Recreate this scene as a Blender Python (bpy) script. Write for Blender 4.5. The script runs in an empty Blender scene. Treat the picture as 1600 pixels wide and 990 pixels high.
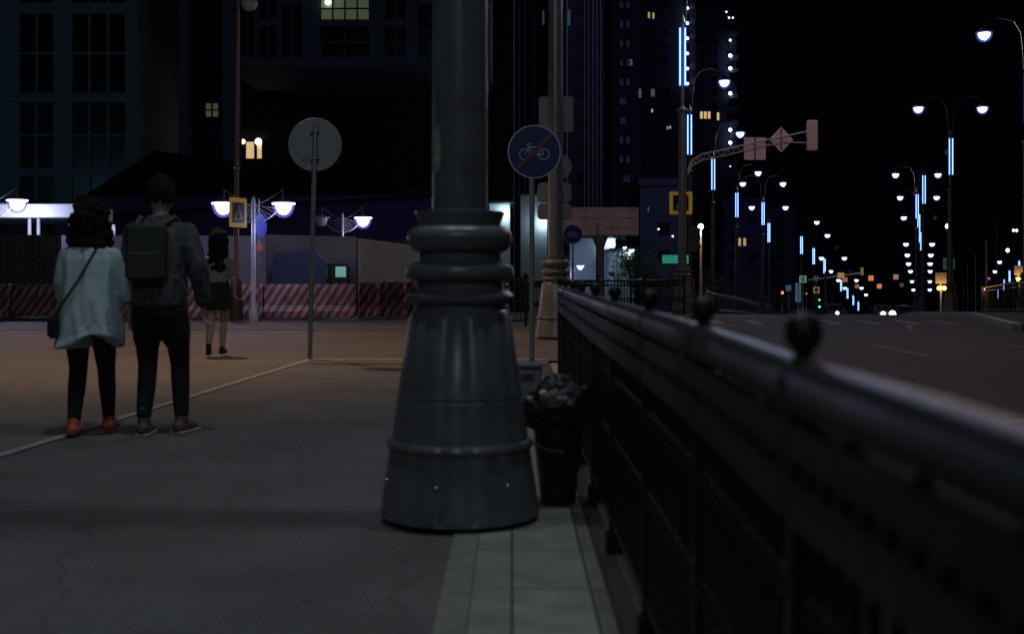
import bpy, math, random
from mathutils import Vector, Matrix
random.seed(7)
PI = math.pi; R = math.radians
C = bpy.context.scene.collection
SC = bpy.context.scene

# ------------------------------------------------------------------ camera, world, exposure
CH = 1.14; F = 1900.0; HY = 424.0
cam_d = bpy.data.cameras.new('camera'); cam = bpy.data.objects.new('camera', cam_d); C.objects.link(cam)
cam.location = (0, 0, CH); cam.rotation_euler = (R(90), 0, 0)
cam_d.sensor_width = 36; cam_d.lens = 36 * F / 1600; cam_d.shift_y = -(495 - HY) / 1600
cam_d.clip_start = 0.05; cam_d.clip_end = 3000
cam_d.dof.use_dof = True; cam_d.dof.focus_distance = 34; cam_d.dof.aperture_fstop = 2.6
SC.camera = cam
SC.view_settings.view_transform = 'Standard'; SC.view_settings.look = 'None'
SC.view_settings.exposure = 0; SC.view_settings.gamma = 1
w = bpy.data.worlds.new('World'); SC.world = w; w.use_nodes = True
bg = w.node_tree.nodes['Background']
sky = w.node_tree.nodes.new('ShaderNodeTexSky'); sky.sky_type = 'NISHITA'; sky.sun_disc = False
sky.sun_elevation = R(-9); sky.sun_rotation = R(200)
tint = w.node_tree.nodes.new('ShaderNodeMix'); tint.data_type = 'RGBA'; tint.blend_type = 'ADD'; tint.inputs[0].default_value = 1
w.node_tree.links.new(sky.outputs[0], tint.inputs[6]); tint.inputs[7].default_value = (.012, .016, .048, 1)
w.node_tree.links.new(tint.outputs[2], bg.inputs[0]); bg.inputs[1].default_value = 0.014
SC.cycles.use_denoising = True
try:
    SC.cycles.denoiser = 'OPENIMAGEDENOISE'; SC.cycles.use_light_tree = True
    SC.cycles.sample_clamp_indirect = 3; SC.cycles.max_bounces = 6
except Exception: pass

def lamp_light(name, loc, power, col, size=.12, spot=None, aim=None):
    d = bpy.data.lights.new(name, 'SPOT' if spot else 'POINT')
    d.energy = power; d.color = col; d.shadow_soft_size = size
    o = bpy.data.objects.new(name, d); C.objects.link(o); o.location = loc
    if spot:
        d.spot_size = R(spot); d.spot_blend = .6
        v = Vector(aim or (0, 0, -1)); o.rotation_euler = v.to_track_quat('-Z', 'Y').to_euler()
    return o
COOL = (.84, .93, 1.0); VIOLET = (.62, .62, 1.0); SODIUM = (1.0, .60, .34); CYAN = (.55, .92, 1.0)

# ------------------------------------------------------------------ helpers
def W(px, py, y): return Vector(((px - 800) * y / F, y, CH + (HY - py) * y / F))
GT = [(-50, 0), (20, 0), (36, -.1), (52, -.6), (67, -1.1), (85, -1.8), (100, -2.6), (110, -3.1), (118, -3.9), (127, -4.6),
      (144, -5.8), (160, -6.9), (186, -8.6), (203, -10.1), (218, -11.6), (234, -13.1), (300, -20), (900, -80)]
def g(y):
    for (a, za), (b, zb) in zip(GT, GT[1:]):
        if y <= b: return za + (zb - za) * (y - a) / (b - a)
    return GT[-1][1]
def interp(T, y):
    if y <= T[0][0]: return T[0][1]
    for (a, za), (b, zb) in zip(T, T[1:]):
        if y <= b: return za + (zb - za) * (y - a) / (b - a)
    return T[-1][1]

class MB:
    def __init__(s): s.v = []; s.f = []
    def add(s, vs, fs):
        n = len(s.v); s.v += [tuple(v) for v in vs]; s.f += [tuple(i + n for i in f) for f in fs]; return s
    def box(s, c, d, rz=0, bev=0):
        cx, cy, cz = c; a, b, h = d[0] / 2, d[1] / 2, d[2] / 2
        co, si = math.cos(rz), math.sin(rz)
        if bev <= 0:
            P = [(x, y, z) for z in (-h, h) for x, y in ((-a, -b), (a, -b), (a, b), (-a, b))]
            Fs = [(3, 2, 1, 0), (4, 5, 6, 7), (0, 1, 5, 4), (1, 2, 6, 5), (2, 3, 7, 6), (3, 0, 4, 7)]
        else:
            t = min(bev, a * .49, b * .49, h * .49)
            ring = lambda a, b, t, z: [(-a + t, -b, z), (a - t, -b, z), (a, -b + t, z), (a, b - t, z), (a - t, b, z), (-a + t, b, z), (-a, b - t, z), (-a, -b + t, z)]
            P = ring(a - t, b - t, t * .4, -h) + ring(a, b, t, -h + t) + ring(a, b, t, h - t) + ring(a - t, b - t, t * .4, h)
            Fs = [tuple(range(7, -1, -1)), tuple(range(24, 32))]
            for k in range(3):
                for i in range(8): j = (i + 1) % 8; Fs.append((k * 8 + i, k * 8 + j, k * 8 + 8 + j, k * 8 + 8 + i))
        return s.add([(cx + x * co - y * si, cy + x * si + y * co, cz + z) for x, y, z in P], Fs)
    def tube(s, pts, rad, n=10, cap=True):
        pts = [Vector(p) for p in pts]
        if not hasattr(rad, '__len__'): rad = [rad] * len(pts)
        vs = []; up = None
        for i, p in enumerate(pts):
            t = ((pts[min(i + 1, len(pts) - 1)] - pts[max(i - 1, 0)])).normalized()
            if up is None:
                up = Vector((0, 0, 1)) if abs(t.z) < .9 else Vector((1, 0, 0))
            u = (up - t * up.dot(t)).normalized(); up = u; q = t.cross(u)
            for k in range(n):
                a = 2 * PI * k / n; vs.append(p + (u * math.cos(a) + q * math.sin(a)) * rad[i])
        fs = [(i * n + k, i * n + (k + 1) % n, (i + 1) * n + (k + 1) % n, (i + 1) * n + k) for i in range(len(pts) - 1) for k in range(n)]
        if cap: fs += [tuple(range(n - 1, -1, -1)), tuple((len(pts) - 1) * n + k for k in range(n))]
        return s.add(vs, fs)
    def lathe(s, c, prof, n=32, flute=None, sx=1, sy=1):
        cx, cy, cz = c; vs = []
        for r, z in prof:
            for k in range(n):
                a = 2 * PI * k / n; rr = r
                if flute and flute[0] <= z <= flute[1]: rr = r * (1 - flute[3] * (1 - abs(math.cos(a * flute[2] / 2))))
                vs.append((cx + rr * math.cos(a) * sx, cy + rr * math.sin(a) * sy, cz + z))
        m = len(prof)
        fs = [(i * n + k, i * n + (k + 1) % n, (i + 1) * n + (k + 1) % n, (i + 1) * n + k) for i in range(m - 1) for k in range(n)]
        fs += [tuple(range(n - 1, -1, -1)), tuple((m - 1) * n + k for k in range(n))]
        return s.add(vs, fs)
    def ball(s, c, r, n=16, m=10, sc=(1, 1, 1)):
        prof = []; vs = []; cx, cy, cz = c
        for i in range(1, m):
            t = PI * i / m
            for k in range(n):
                a = 2 * PI * k / n; vs.append((cx + r * sc[0] * math.sin(t) * math.cos(a), cy + r * sc[1] * math.sin(t) * math.sin(a), cz - r * sc[2] * math.cos(t)))
        vs += [(cx, cy, cz - r * sc[2]), (cx, cy, cz + r * sc[2])]; b = len(vs) - 2
        fs = [(i * n + k, i * n + (k + 1) % n, (i + 1) * n + (k + 1) % n, (i + 1) * n + k) for i in range(m - 2) for k in range(n)]
        fs += [(b, (k + 1) % n, k) for k in range(n)] + [(b + 1, (m - 2) * n + k, (m - 2) * n + (k + 1) % n) for k in range(n)]
        return s.add(vs, fs)
    def torus(s, c, R0, r, n=40, m=10, axis='z'):
        vs = []
        for i in range(n):
            a = 2 * PI * i / n
            for j in range(m):
                b = 2 * PI * j / m; q = R0 + r * math.cos(b); p = (q * math.cos(a), q * math.sin(a), r * math.sin(b))
                if axis == 'y': p = (p[0], p[2], p[1])
                vs.append((c[0] + p[0], c[1] + p[1], c[2] + p[2]))
        return s.add(vs, [(i * m + j, ((i + 1) % n) * m + j, ((i + 1) % n) * m + (j + 1) % m, i * m + (j + 1) % m) for i in range(n) for j in range(m)])
    def slab(s, poly, z0, z1):   # polygon in xz?  plain vertical prism of an xy polygon
        n = len(poly)
        return s.add([(x, y, z0) for x, y in poly] + [(x, y, z1) for x, y in poly],
                     [tuple(range(n - 1, -1, -1)), tuple(range(n, 2 * n))] + [(i, (i + 1) % n, n + (i + 1) % n, n + i) for i in range(n)])
    def plate(s, poly, y, t):    # polygon in xz, thickness t in +y
        n = len(poly)
        return s.add([(x, y, z) for x, z in poly] + [(x, y + t, z) for x, z in poly],
                     [tuple(range(n)), tuple(range(2 * n - 1, n - 1, -1))] + [((i + 1) % n, i, n + i, n + (i + 1) % n) for i in range(n)])
    def build(s, name, m, parent=None, smooth=False, rot=None):
        me = bpy.data.meshes.new(name); me.from_pydata(s.v, [], s.f); me.validate(); me.materials.append(m)
        o = bpy.data.objects.new(name, me); C.objects.link(o)
        if smooth:
            for p in me.polygons: p.use_smooth = True
            try: me.set_sharp_from_angle(angle=R(38))
            except Exception: pass
        if parent: o.parent = parent
        return o
def bake(o, voxel, smooth=4):
    m = o.modifiers.new('r', 'REMESH'); m.mode = 'VOXEL'; m.voxel_size = voxel; m.use_smooth_shade = True
    if smooth:
        k = o.modifiers.new('s', 'SMOOTH'); k.iterations = smooth; k.factor = .5
    dg = bpy.context.evaluated_depsgraph_get(); dg.update()
    me = bpy.data.meshes.new_from_object(o.evaluated_get(dg)); mat = o.data.materials[0]
    o.modifiers.clear(); o.data = me
    if not me.materials: me.materials.append(mat)
    for p in me.polygons: p.use_smooth = True
    return o
def tag(o, label=None, cat=None, group=None, kind=None):
    if label: o['label'] = label
    if cat: o['category'] = cat
    if group: o['group'] = group
    if kind: o['kind'] = kind
    return o
def empty(name, loc, label, cat, group=None, rz=0):
    o = bpy.data.objects.new(name, None); C.objects.link(o); o.location = loc; o.rotation_euler = (0, 0, rz)
    o.empty_display_size = .2
    return tag(o, label, cat, group)
def copy_tree(o, parent=None):
    c = o.copy(); C.objects.link(c); c.parent = parent
    for ch in list(o.children): copy_tree(ch, c)
    return c

_M = {}
def mat(name, col, rough=.6, metal=0, var=0, scale=4, bump=0, bscale=40, spec=None, dist=.01):
    if name in _M: return _M[name]
    m = bpy.data.materials.new(name); m.use_nodes = True; nt = m.node_tree; b = nt.nodes['Principled BSDF']
    b.inputs['Base Color'].default_value = (*col, 1); b.inputs['Roughness'].default_value = rough; b.inputs['Metallic'].default_value = metal
    if spec is not None: b.inputs['Specular IOR Level'].default_value = spec
    tc = nt.nodes.new('ShaderNodeTexCoord')
    if var:
        n = nt.nodes.new('ShaderNodeTexNoise'); n.inputs['Scale'].default_value = scale; n.inputs['Detail'].default_value = 8; n.inputs['Roughness'].default_value = .65
        r = nt.nodes.new('ShaderNodeValToRGB'); r.color_ramp.elements[0].position = .3; r.color_ramp.elements[1].position = .72
        r.color_ramp.elements[0].color = (*[c * (1 - var) for c in col], 1); r.color_ramp.elements[1].color = (*[min(1, c * (1 + var)) for c in col], 1)
        nt.links.new(tc.outputs['Object'], n.inputs['Vector']); nt.links.new(n.outputs['Fac'], r.inputs[0]); nt.links.new(r.outputs[0], b.inputs['Base Color'])
        q = nt.nodes.new('ShaderNodeMapRange'); q.inputs[3].default_value = max(.05, rough - .12); q.inputs[4].default_value = min(1, rough + .15)
        nt.links.new(n.outputs['Fac'], q.inputs[0]); nt.links.new(q.outputs[0], b.inputs['Roughness'])
    if bump:
        n2 = nt.nodes.new('ShaderNodeTexNoise'); n2.inputs['Scale'].default_value = bscale; n2.inputs['Detail'].default_value = 6
        bp = nt.nodes.new('ShaderNodeBump'); bp.inputs['Strength'].default_value = bump; bp.inputs['Distance'].default_value = dist
        nt.links.new(tc.outputs['Object'], n2.inputs['Vector']); nt.links.new(n2.outputs['Fac'], bp.inputs['Height']); nt.links.new(bp.outputs[0], b.inputs['Normal'])
    _M[name] = m; return m
def glow(name, col, strength, sample=False):
    if name in _M: return _M[name]
    m = bpy.data.materials.new(name); m.use_nodes = True; nt = m.node_tree; b = nt.nodes['Principled BSDF']
    b.inputs['Base Color'].default_value = (*[c * .5 for c in col], 1); b.inputs['Emission Color'].default_value = (*col, 1); b.inputs['Emission Strength'].default_value = strength
    try: m.cycles.emission_sampling = 'AUTO' if sample else 'NONE'
    except Exception: pass
    _M[name] = m; return m
def stripes(name, ca, cb, freq, ang=45, axis='xz', rough=.6, width=.5, noise=.15):
    if name in _M: return _M[name]
    m = bpy.data.materials.new(name); m.use_nodes = True; nt = m.node_tree; b = nt.nodes['Principled BSDF']; b.inputs['Roughness'].default_value = rough
    tc = nt.nodes.new('ShaderNodeTexCoord'); sp = nt.nodes.new('ShaderNodeSeparateXYZ'); nt.links.new(tc.outputs['Object'], sp.inputs[0])
    def math_(op, a, bb):
        n = nt.nodes.new('ShaderNodeMath'); n.operation = op
        for i, x in enumerate((a, bb)):
            if isinstance(x, (int, float)): n.inputs[i].default_value = x
            elif x is not None: nt.links.new(x, n.inputs[i])
        return n.outputs[0]
    h, v = {'xz': (0, 2), 'xy': (0, 1)}[axis]
    u = math_('ADD', math_('MULTIPLY', sp.outputs[h], math.cos(R(ang)) * freq), math_('MULTIPLY', sp.outputs[v], -math.sin(R(ang)) * freq))
    st = math_('GREATER_THAN', math_('FRACT', math_('ADD', u, 100.0), None), width)
    mx = nt.nodes.new('ShaderNodeMix'); mx.data_type = 'RGBA'; mx.inputs[6].default_value = (*ca, 1); mx.inputs[7].default_value = (*cb, 1)
    nt.links.new(st, mx.inputs[0])
    n = nt.nodes.new('ShaderNodeTexNoise'); n.inputs['Scale'].default_value = 3; n.inputs['Detail'].default_value = 8; nt.links.new(tc.outputs['Object'], n.inputs['Vector'])
    r = nt.nodes.new('ShaderNodeMapRange'); r.inputs[1].default_value = .3; r.inputs[2].default_value = .7; r.inputs[3].default_value = 1 - noise * 2; r.inputs[4].default_value = 1
    nt.links.new(n.outputs['Fac'], r.inputs[0])
    mm = nt.nodes.new('ShaderNodeMix'); mm.data_type = 'RGBA'; mm.blend_type = 'MULTIPLY'; mm.inputs[0].default_value = 1
    nt.links.new(mx.outputs[2], mm.inputs[6]); nt.links.new(r.outputs[0], mm.inputs[7]); nt.links.new(mm.outputs[2], b.inputs['Base Color'])
    _M[name] = m; return m

def asphalt(name, col, spk=.35, rough=.85, patch=.25, coarse=.9):
    m = bpy.data.materials.new(name); m.use_nodes = True; nt = m.node_tree; b = nt.nodes['Principled BSDF']; b.inputs['Roughness'].default_value = rough
    tc = nt.nodes.new('ShaderNodeTexCoord')
    a = nt.nodes.new('ShaderNodeTexNoise'); a.inputs['Scale'].default_value = coarse; a.inputs['Detail'].default_value = 9; a.inputs['Roughness'].default_value = .6
    s = nt.nodes.new('ShaderNodeTexVoronoi'); s.inputs['Scale'].default_value = 95
    n = nt.nodes.new('ShaderNodeTexNoise'); n.inputs['Scale'].default_value = 160; n.inputs['Detail'].default_value = 3
    for q in (a, s, n): nt.links.new(tc.outputs['Object'], q.inputs['Vector'])
    def mr(src, lo, hi, a0=.25, a1=.75):
        r = nt.nodes.new('ShaderNodeMapRange'); r.inputs[1].default_value = a0; r.inputs[2].default_value = a1; r.inputs[3].default_value = lo; r.inputs[4].default_value = hi
        nt.links.new(src, r.inputs[0]); return r.outputs[0]
    def mul(x, y):
        k = nt.nodes.new('ShaderNodeMath'); k.operation = 'MULTIPLY'; nt.links.new(x, k.inputs[0]); nt.links.new(y, k.inputs[1]); return k.outputs[0]
    f = mul(mul(mr(a.outputs['Fac'], 1 - patch, 1 + patch), mr(n.outputs['Fac'], 1 - spk, 1 + spk)), mr(s.outputs['Color'], 1 - spk * .6, 1 + spk, 0, 1))
    mx = nt.nodes.new('ShaderNodeMix'); mx.data_type = 'RGBA'; mx.blend_type = 'MULTIPLY'; mx.inputs[0].default_value = 1; mx.inputs[6].default_value = (*col, 1)
    nt.links.new(f, mx.inputs[7]); nt.links.new(mx.outputs[2], b.inputs['Base Color'])
    wv = nt.nodes.new('ShaderNodeTexNoise'); wv.inputs['Scale'].default_value = 2.5; wv.inputs['Detail'].default_value = 6; nt.links.new(tc.outputs['Object'], wv.inputs['Vector'])
    ad = nt.nodes.new('ShaderNodeVectorMath'); ad.operation = 'MULTIPLY_ADD'; ad.inputs[1].default_value = (.5, .5, 0); nt.links.new(wv.outputs['Color'], ad.inputs[0]); nt.links.new(tc.outputs['Object'], ad.inputs[2])
    cr = nt.nodes.new('ShaderNodeTexVoronoi'); cr.feature = 'DISTANCE_TO_EDGE'; cr.inputs['Scale'].default_value = .42; nt.links.new(ad.outputs[0], cr.inputs['Vector'])
    ck = mr(cr.outputs['Distance'], .68, 1, .0, .007)
    gum = nt.nodes.new('ShaderNodeTexVoronoi'); gum.inputs['Scale'].default_value = 2.2; gum.inputs['Randomness'].default_value = 1; nt.links.new(tc.outputs['Object'], gum.inputs['Vector'])
    gm = mr(gum.outputs['Distance'], .55, 1, .045, .06)
    f2 = mul(ck, gm); mx2 = nt.nodes.new('ShaderNodeMix'); mx2.data_type = 'RGBA'; mx2.blend_type = 'MULTIPLY'; mx2.inputs[0].default_value = 1
    nt.links.new(mx.outputs[2], mx2.inputs[6]); nt.links.new(f2, mx2.inputs[7]); nt.links.new(mx2.outputs[2], b.inputs['Base Color'])
    bp = nt.nodes.new('ShaderNodeBump'); bp.inputs['Strength'].default_value = .5; bp.inputs['Distance'].default_value = .004
    nt.links.new(n.outputs['Fac'], bp.inputs['Height']); nt.links.new(bp.outputs[0], b.inputs['Normal'])
    return m
def paving(name, col, w_, h_, mortar=.012, rough=.7, off=.5, rot=0):
    m = bpy.data.materials.new(name); m.use_nodes = True; nt = m.node_tree; b = nt.nodes['Principled BSDF']; b.inputs['Roughness'].default_value = rough
    tc = nt.nodes.new('ShaderNodeTexCoord'); mp = nt.nodes.new('ShaderNodeMapping'); mp.inputs['Rotation'].default_value = (0, 0, rot)
    br = nt.nodes.new('ShaderNodeTexBrick'); br.inputs['Scale'].default_value = 1; br.inputs['Brick Width'].default_value = w_; br.inputs['Row Height'].default_value = h_
    br.inputs['Mortar Size'].default_value = mortar; br.offset = off; br.inputs['Mortar Smooth'].default_value = .2
    br.inputs['Color1'].default_value = (*[c * .88 for c in col], 1); br.inputs['Color2'].default_value = (*[c * 1.1 for c in col], 1); br.inputs['Mortar'].default_value = (*[c * .25 for c in col], 1)
    nt.links.new(tc.outputs['Object'], mp.inputs[0]); nt.links.new(mp.outputs[0], br.inputs['Vector'])
    n = nt.nodes.new('ShaderNodeTexNoise'); n.inputs['Scale'].default_value = 6; n.inputs['Detail'].default_value = 10; nt.links.new(tc.outputs['Object'], n.inputs['Vector'])
    r = nt.nodes.new('ShaderNodeMapRange'); r.inputs[1].default_value = .3; r.inputs[2].default_value = .7; r.inputs[3].default_value = .7; r.inputs[4].default_value = 1.12; nt.links.new(n.outputs['Fac'], r.inputs[0])
    mx = nt.nodes.new('ShaderNodeMix'); mx.data_type = 'RGBA'; mx.blend_type = 'MULTIPLY'; mx.inputs[0].default_value = 1
    nt.links.new(br.outputs['Color'], mx.inputs[6]); nt.links.new(r.outputs[0], mx.inputs[7]); nt.links.new(mx.outputs[2], b.inputs['Base Color'])
    bp = nt.nodes.new('ShaderNodeBump'); bp.inputs['Strength'].default_value = .6; bp.inputs['Distance'].default_value = .006; bp.invert = True
    nt.links.new(br.outputs['Fac'], bp.inputs['Height']); nt.links.new(bp.outputs[0], b.inputs['Normal'])
    return m

# ------------------------------------------------------------------ the ground
def rows(name, m, ys, fl, fr, dz, kind='structure', cols=1, skirt=0):
    vs = []; fs = []
    for y in ys:
        a, b = fl(y), fr(y)
        for k in range(cols + 1): x = a + (b - a) * k / cols; vs.append((x, y, (g(y) + dz(x, y)) if callable(dz) else g(y) + dz))
    nc = cols + 1
    for i in range(len(ys) - 1):
        for k in range(cols): fs.append((i * nc + k, i * nc + k + 1, (i + 1) * nc + k + 1, (i + 1) * nc + k))
    if skirt:
        n = len(vs); bd = [k for k in range(nc)] + [i * nc + nc - 1 for i in range(1, len(ys))] + [(len(ys) - 1) * nc + k for k in range(nc - 2, -1, -1)] + [i * nc for i in range(len(ys) - 2, 0, -1)]
        low = {}
        for i in bd: low[i] = len(vs); v = vs[i]; vs.append((v[0], v[1], v[2] - skirt))
        for a, b in zip(bd, bd[1:] + bd[:1]): fs.append((b, a, low[a], low[b]))
    mb = MB(); mb.add(vs, fs); o = mb.build(name, m); o['kind'] = kind; return o
YS = [-30, 0, 10, 15.7, 20, 24.5, 30, 36, 44, 52, 60, 67, 76, 85, 92, 100, 110, 118, 127, 144, 160, 186, 203, 218, 234, 300, 500, 900]
M_ground = mat('ground_earth', (.045, .043, .04), .95, var=.3, scale=.4)
rows('ground', M_ground, YS, lambda y: -500, lambda y: 700, -.2)
LT = [(-30, .47), (15.7, .47), (24.5, .9), (27, 1.6), (31, 4.0), (36, 5.7), (52, 8.3), (67, 11.7), (85, 16.4), (110, 24), (127, 31), (144, 37), (186, 50), (234, 67), (300, 90), (900, 300)]
RT = [(-30, 10.8), (26, 10.8), (50, 17.3), (57, 19.5), (73, 24), (87, 28.2), (100, 32.5), (115, 37.5), (140, 46), (186, 61), (234, 77), (300, 100), (900, 310)]
L = lambda y: interp(LT, y); RR = lambda y: interp(RT, y)
M_road = asphalt('road_asphalt', (.038, .036, .036), spk=.3, rough=.8, patch=.35, coarse=.35)
RY = [y for y in YS if y >= -30]
rows('main_road', M_road, RY, L, RR, -.12)
M_side = asphalt('side_street_asphalt', (.085, .078, .07), spk=.3, rough=.65, patch=.35, coarse=.7)
rows('side_street', M_side, [15.7, 18, 20, 22, 24.5], lambda y: -60, lambda y: .48, -.012)
MB().add([(.48, 15.7, -.012), (3.0, 15.7, -.112), (3.0, 24.5, -.112), (.48, 24.5, -.012)], [(0, 1, 2, 3)]).build('crossing_ramp', M_side)['kind'] = 'structure'
M_walk = asphalt('sidewalk_asphalt', (.098, .098, .096), spk=.38, rough=.8, patch=.3, coarse=1.6)
rows('sidewalk', M_walk, [-30, 0, 5, 10, 15.7], lambda y: -60, lambda y: .47, 0, skirt=.2)
# lighter plaza paving to the left of the flush kerb line
KL = [(-30, -6.0), (7.57, -3.19), (15.7, -2.64)]
M_plaza = asphalt('plaza_paving', (.125, .118, .108), spk=.22, rough=.8, patch=.28, coarse=.5)
rows('plaza', M_plaza, [-30, 0, 7.57, 15.7], lambda y: -60, lambda y: interp(KL, y), .004)
M_kerb = mat('kerb_concrete', (.34, .34, .33), .8, var=.25, scale=6, bump=.3)
rows('kerb_line', M_kerb, [-30, 0, 7.57, 15.7], lambda y: interp(KL, y), lambda y: interp(KL, y) + .07, .009)
rows('crossing_edge', M_kerb, [15.66, 15.78], lambda y: -2.6, lambda y: .47, .008)
M_tact = paving('crossing_tiles', (.11, .105, .09), .3, .3)
rows('crossing_tiles', M_tact, [14.9, 15.66], lambda y: -2.5, lambda y: .46, .0085)
# pale slabs by the railing
M_slab = paving('slab_concrete', (.26, .265, .25), .28, .62, mortar=.006, off=0)
def strip(name, m, x0, x1, y0=-6, y1=14.8, z=.009):
    o = MB().add([(x0, y0, z), (x1, y0, z), (x1, y1, z), (x0, y1, z)], [(0, 1, 2, 3)]).build(name, m); o['kind'] = 'structure'; return o
strip('paved_strip', M_slab, -.14, .335)
strip('kerb_strip', mat('kerb_stone', (.2, .2, .19), .8, var=.3, scale=9, bump=.4), -.25, -.145, z=.0085)
strip('gutter_strip', asphalt('gutter', (.05, .05, .05)), .338, .47, z=.006)
o = MB().box((.51, 4.6, -.05), (.09, 20.4, .16), bev=.012).build('kerb', M_kerb); o['kind'] = 'structure'
# far pavement beyond the side street
M_far = paving('far_pavement_tiles', (.1, .096, .092), .4, .4, mortar=.02)
rows('far_pavement', M_far, [24.5, 27, 31, 36, 44, 52, 60, 67, 85, 100, 118, 144, 186, 234, 300], lambda y: -90 if y < 100 else L(y) - 40, lambda y: L(y) - .02, .0, skirt=.25)
rows('median_strip', mat('median_soil', (.06, .065, .05), .95, var=.35, scale=1.5, bump=.5, bscale=8), [27, 36, 44, 52, 57, 67, 85, 100, 118, 144, 186, 234], lambda y: RR(y) + .25, lambda y: RR(y) + 9, .02, skirt=.25)
rows('median_kerb', M_kerb, [26.9, 36, 44, 52, 57, 67, 85, 100, 118, 144, 186, 234], lambda y: RR(y), lambda y: RR(y) + .25, .03, skirt=.25)
rows('far_road', M_road, [0, 27, 36, 52, 67, 85, 100, 118, 144, 186, 234], lambda y: RR(y) + 9.3, lambda y: RR(y) + 40, -.11)
# painted lane dashes
M_paint = mat('road_paint', (.17, .15, .14), .7, var=.6, scale=14)
def dash(x0, y0, x1, y1, w_, zz=-.114):
    d = Vector((x1 - x0, y1 - y0)).normalized(); n = Vector((-d.y, d.x)) * w_ / 2; st = 6
    mb = MB(); vs = []; fs = []
    for i in range(st + 1):
        t = i / st; x, y = x0 + (x1 - x0) * t, y0 + (y1 - y0) * t
        vs += [(x - n.x, y - n.y, g(y) + zz), (x + n.x, y + n.y, g(y) + zz)]
    fs = [(2 * i, 2 * i + 2, 2 * i + 3, 2 * i + 1) for i in range(st)]
    o = MB().add(vs, fs).build('lane_marking', M_paint); o['kind'] = 'structure'
for k in range(9):
    y = 9 + k * 9
    for t in (.27, .52, .76):
        a = lambda yy: L(max(yy, 30) if yy > 24 else yy) * 0 + interp([(0, .5), (26, 1.4), (36, 5.7), (52, 8.3), (67, 11.7), (85, 16.4), (110, 24)], yy)
        dash(a(y) + (RR(y) - a(y)) * t, y, a(y + 3) + (RR(y + 3) - a(y + 3)) * t, y + 3, .12)
dash(3.9, 10.1, 4.5, 10.35, .14)
for k in range(9): x = 3.2 + k * 1.0; dash(x, 30.5, x + .35, 33.6, .3)   # worn crossing bars

# ------------------------------------------------------------------ street lamps with blue tubes
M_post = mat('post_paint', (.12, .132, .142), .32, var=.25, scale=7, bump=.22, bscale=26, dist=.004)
M_postf = mat('post_paint_far', (.045, .05, .055), .5)  # post_paint darkened so far posts and arms look less lit
G_head = glow('lamp_glass_cool', (.86, .93, 1), 6)
G_headw = glow('lamp_glass_sodium', (1, .62, .25), 5)
M_headoff = mat('lamp_glass_off', (.35, .37, .42), .25)
G_blue = glow('neon_blue', (.03, .11, 1), 1.7)
G_blue2 = glow('neon_blue_core', (.34, .66, 1), 2.6)
def halo_mat(name, col, k, strength):
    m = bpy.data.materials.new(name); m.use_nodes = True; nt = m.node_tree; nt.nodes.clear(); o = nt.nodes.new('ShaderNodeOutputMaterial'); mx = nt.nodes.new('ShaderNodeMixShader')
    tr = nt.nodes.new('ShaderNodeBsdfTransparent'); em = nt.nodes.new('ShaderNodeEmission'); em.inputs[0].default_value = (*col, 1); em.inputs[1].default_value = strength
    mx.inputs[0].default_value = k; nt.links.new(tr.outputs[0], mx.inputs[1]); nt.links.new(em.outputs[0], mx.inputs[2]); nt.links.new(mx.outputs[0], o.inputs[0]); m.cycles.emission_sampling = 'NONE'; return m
G_halo2 = halo_mat('halo_shell_cool', (.12, .22, 1), .26, .8)  # see-through glowing shell that paints a blue glare halo round the bowl
PROF = [(.30, 0), (.30, .03), (.364, .032), (.366, .05), (.362, .07), (.321, .335), (.333, .338), (.340, .355), (.333, .372), (.315, .376),
        (.2885, .56), (.284, .564), (.284, .57), (.2875, .574), (.2335, .928), (.226, .935), (.222, .95), (.207, .965), (.205, .985), (.228, .995), (.245, 1.01), (.247, 1.03), (.235, 1.045), (.204, 1.055), (.203, 1.095),
        (.225, 1.1), (.247, 1.115), (.251, 1.14), (.240, 1.165), (.215, 1.178), (.193, 1.185), (.192, 1.225), (.215, 1.235), (.236, 1.26), (.243, 1.29), (.237, 1.32), (.215, 1.343), (.188, 1.35),
        (.190, 1.365), (.205, 1.40), (.205, 1.414), (.150, 1.42)]
ORD = ['first', 'second', 'third', 'fourth', 'fifth', 'sixth', 'seventh', 'eighth', 'ninth', 'tenth', 'eleventh', 'twelfth', 'thirteenth', 'fourteenth', 'fifteenth', 'sixteenth']
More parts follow.
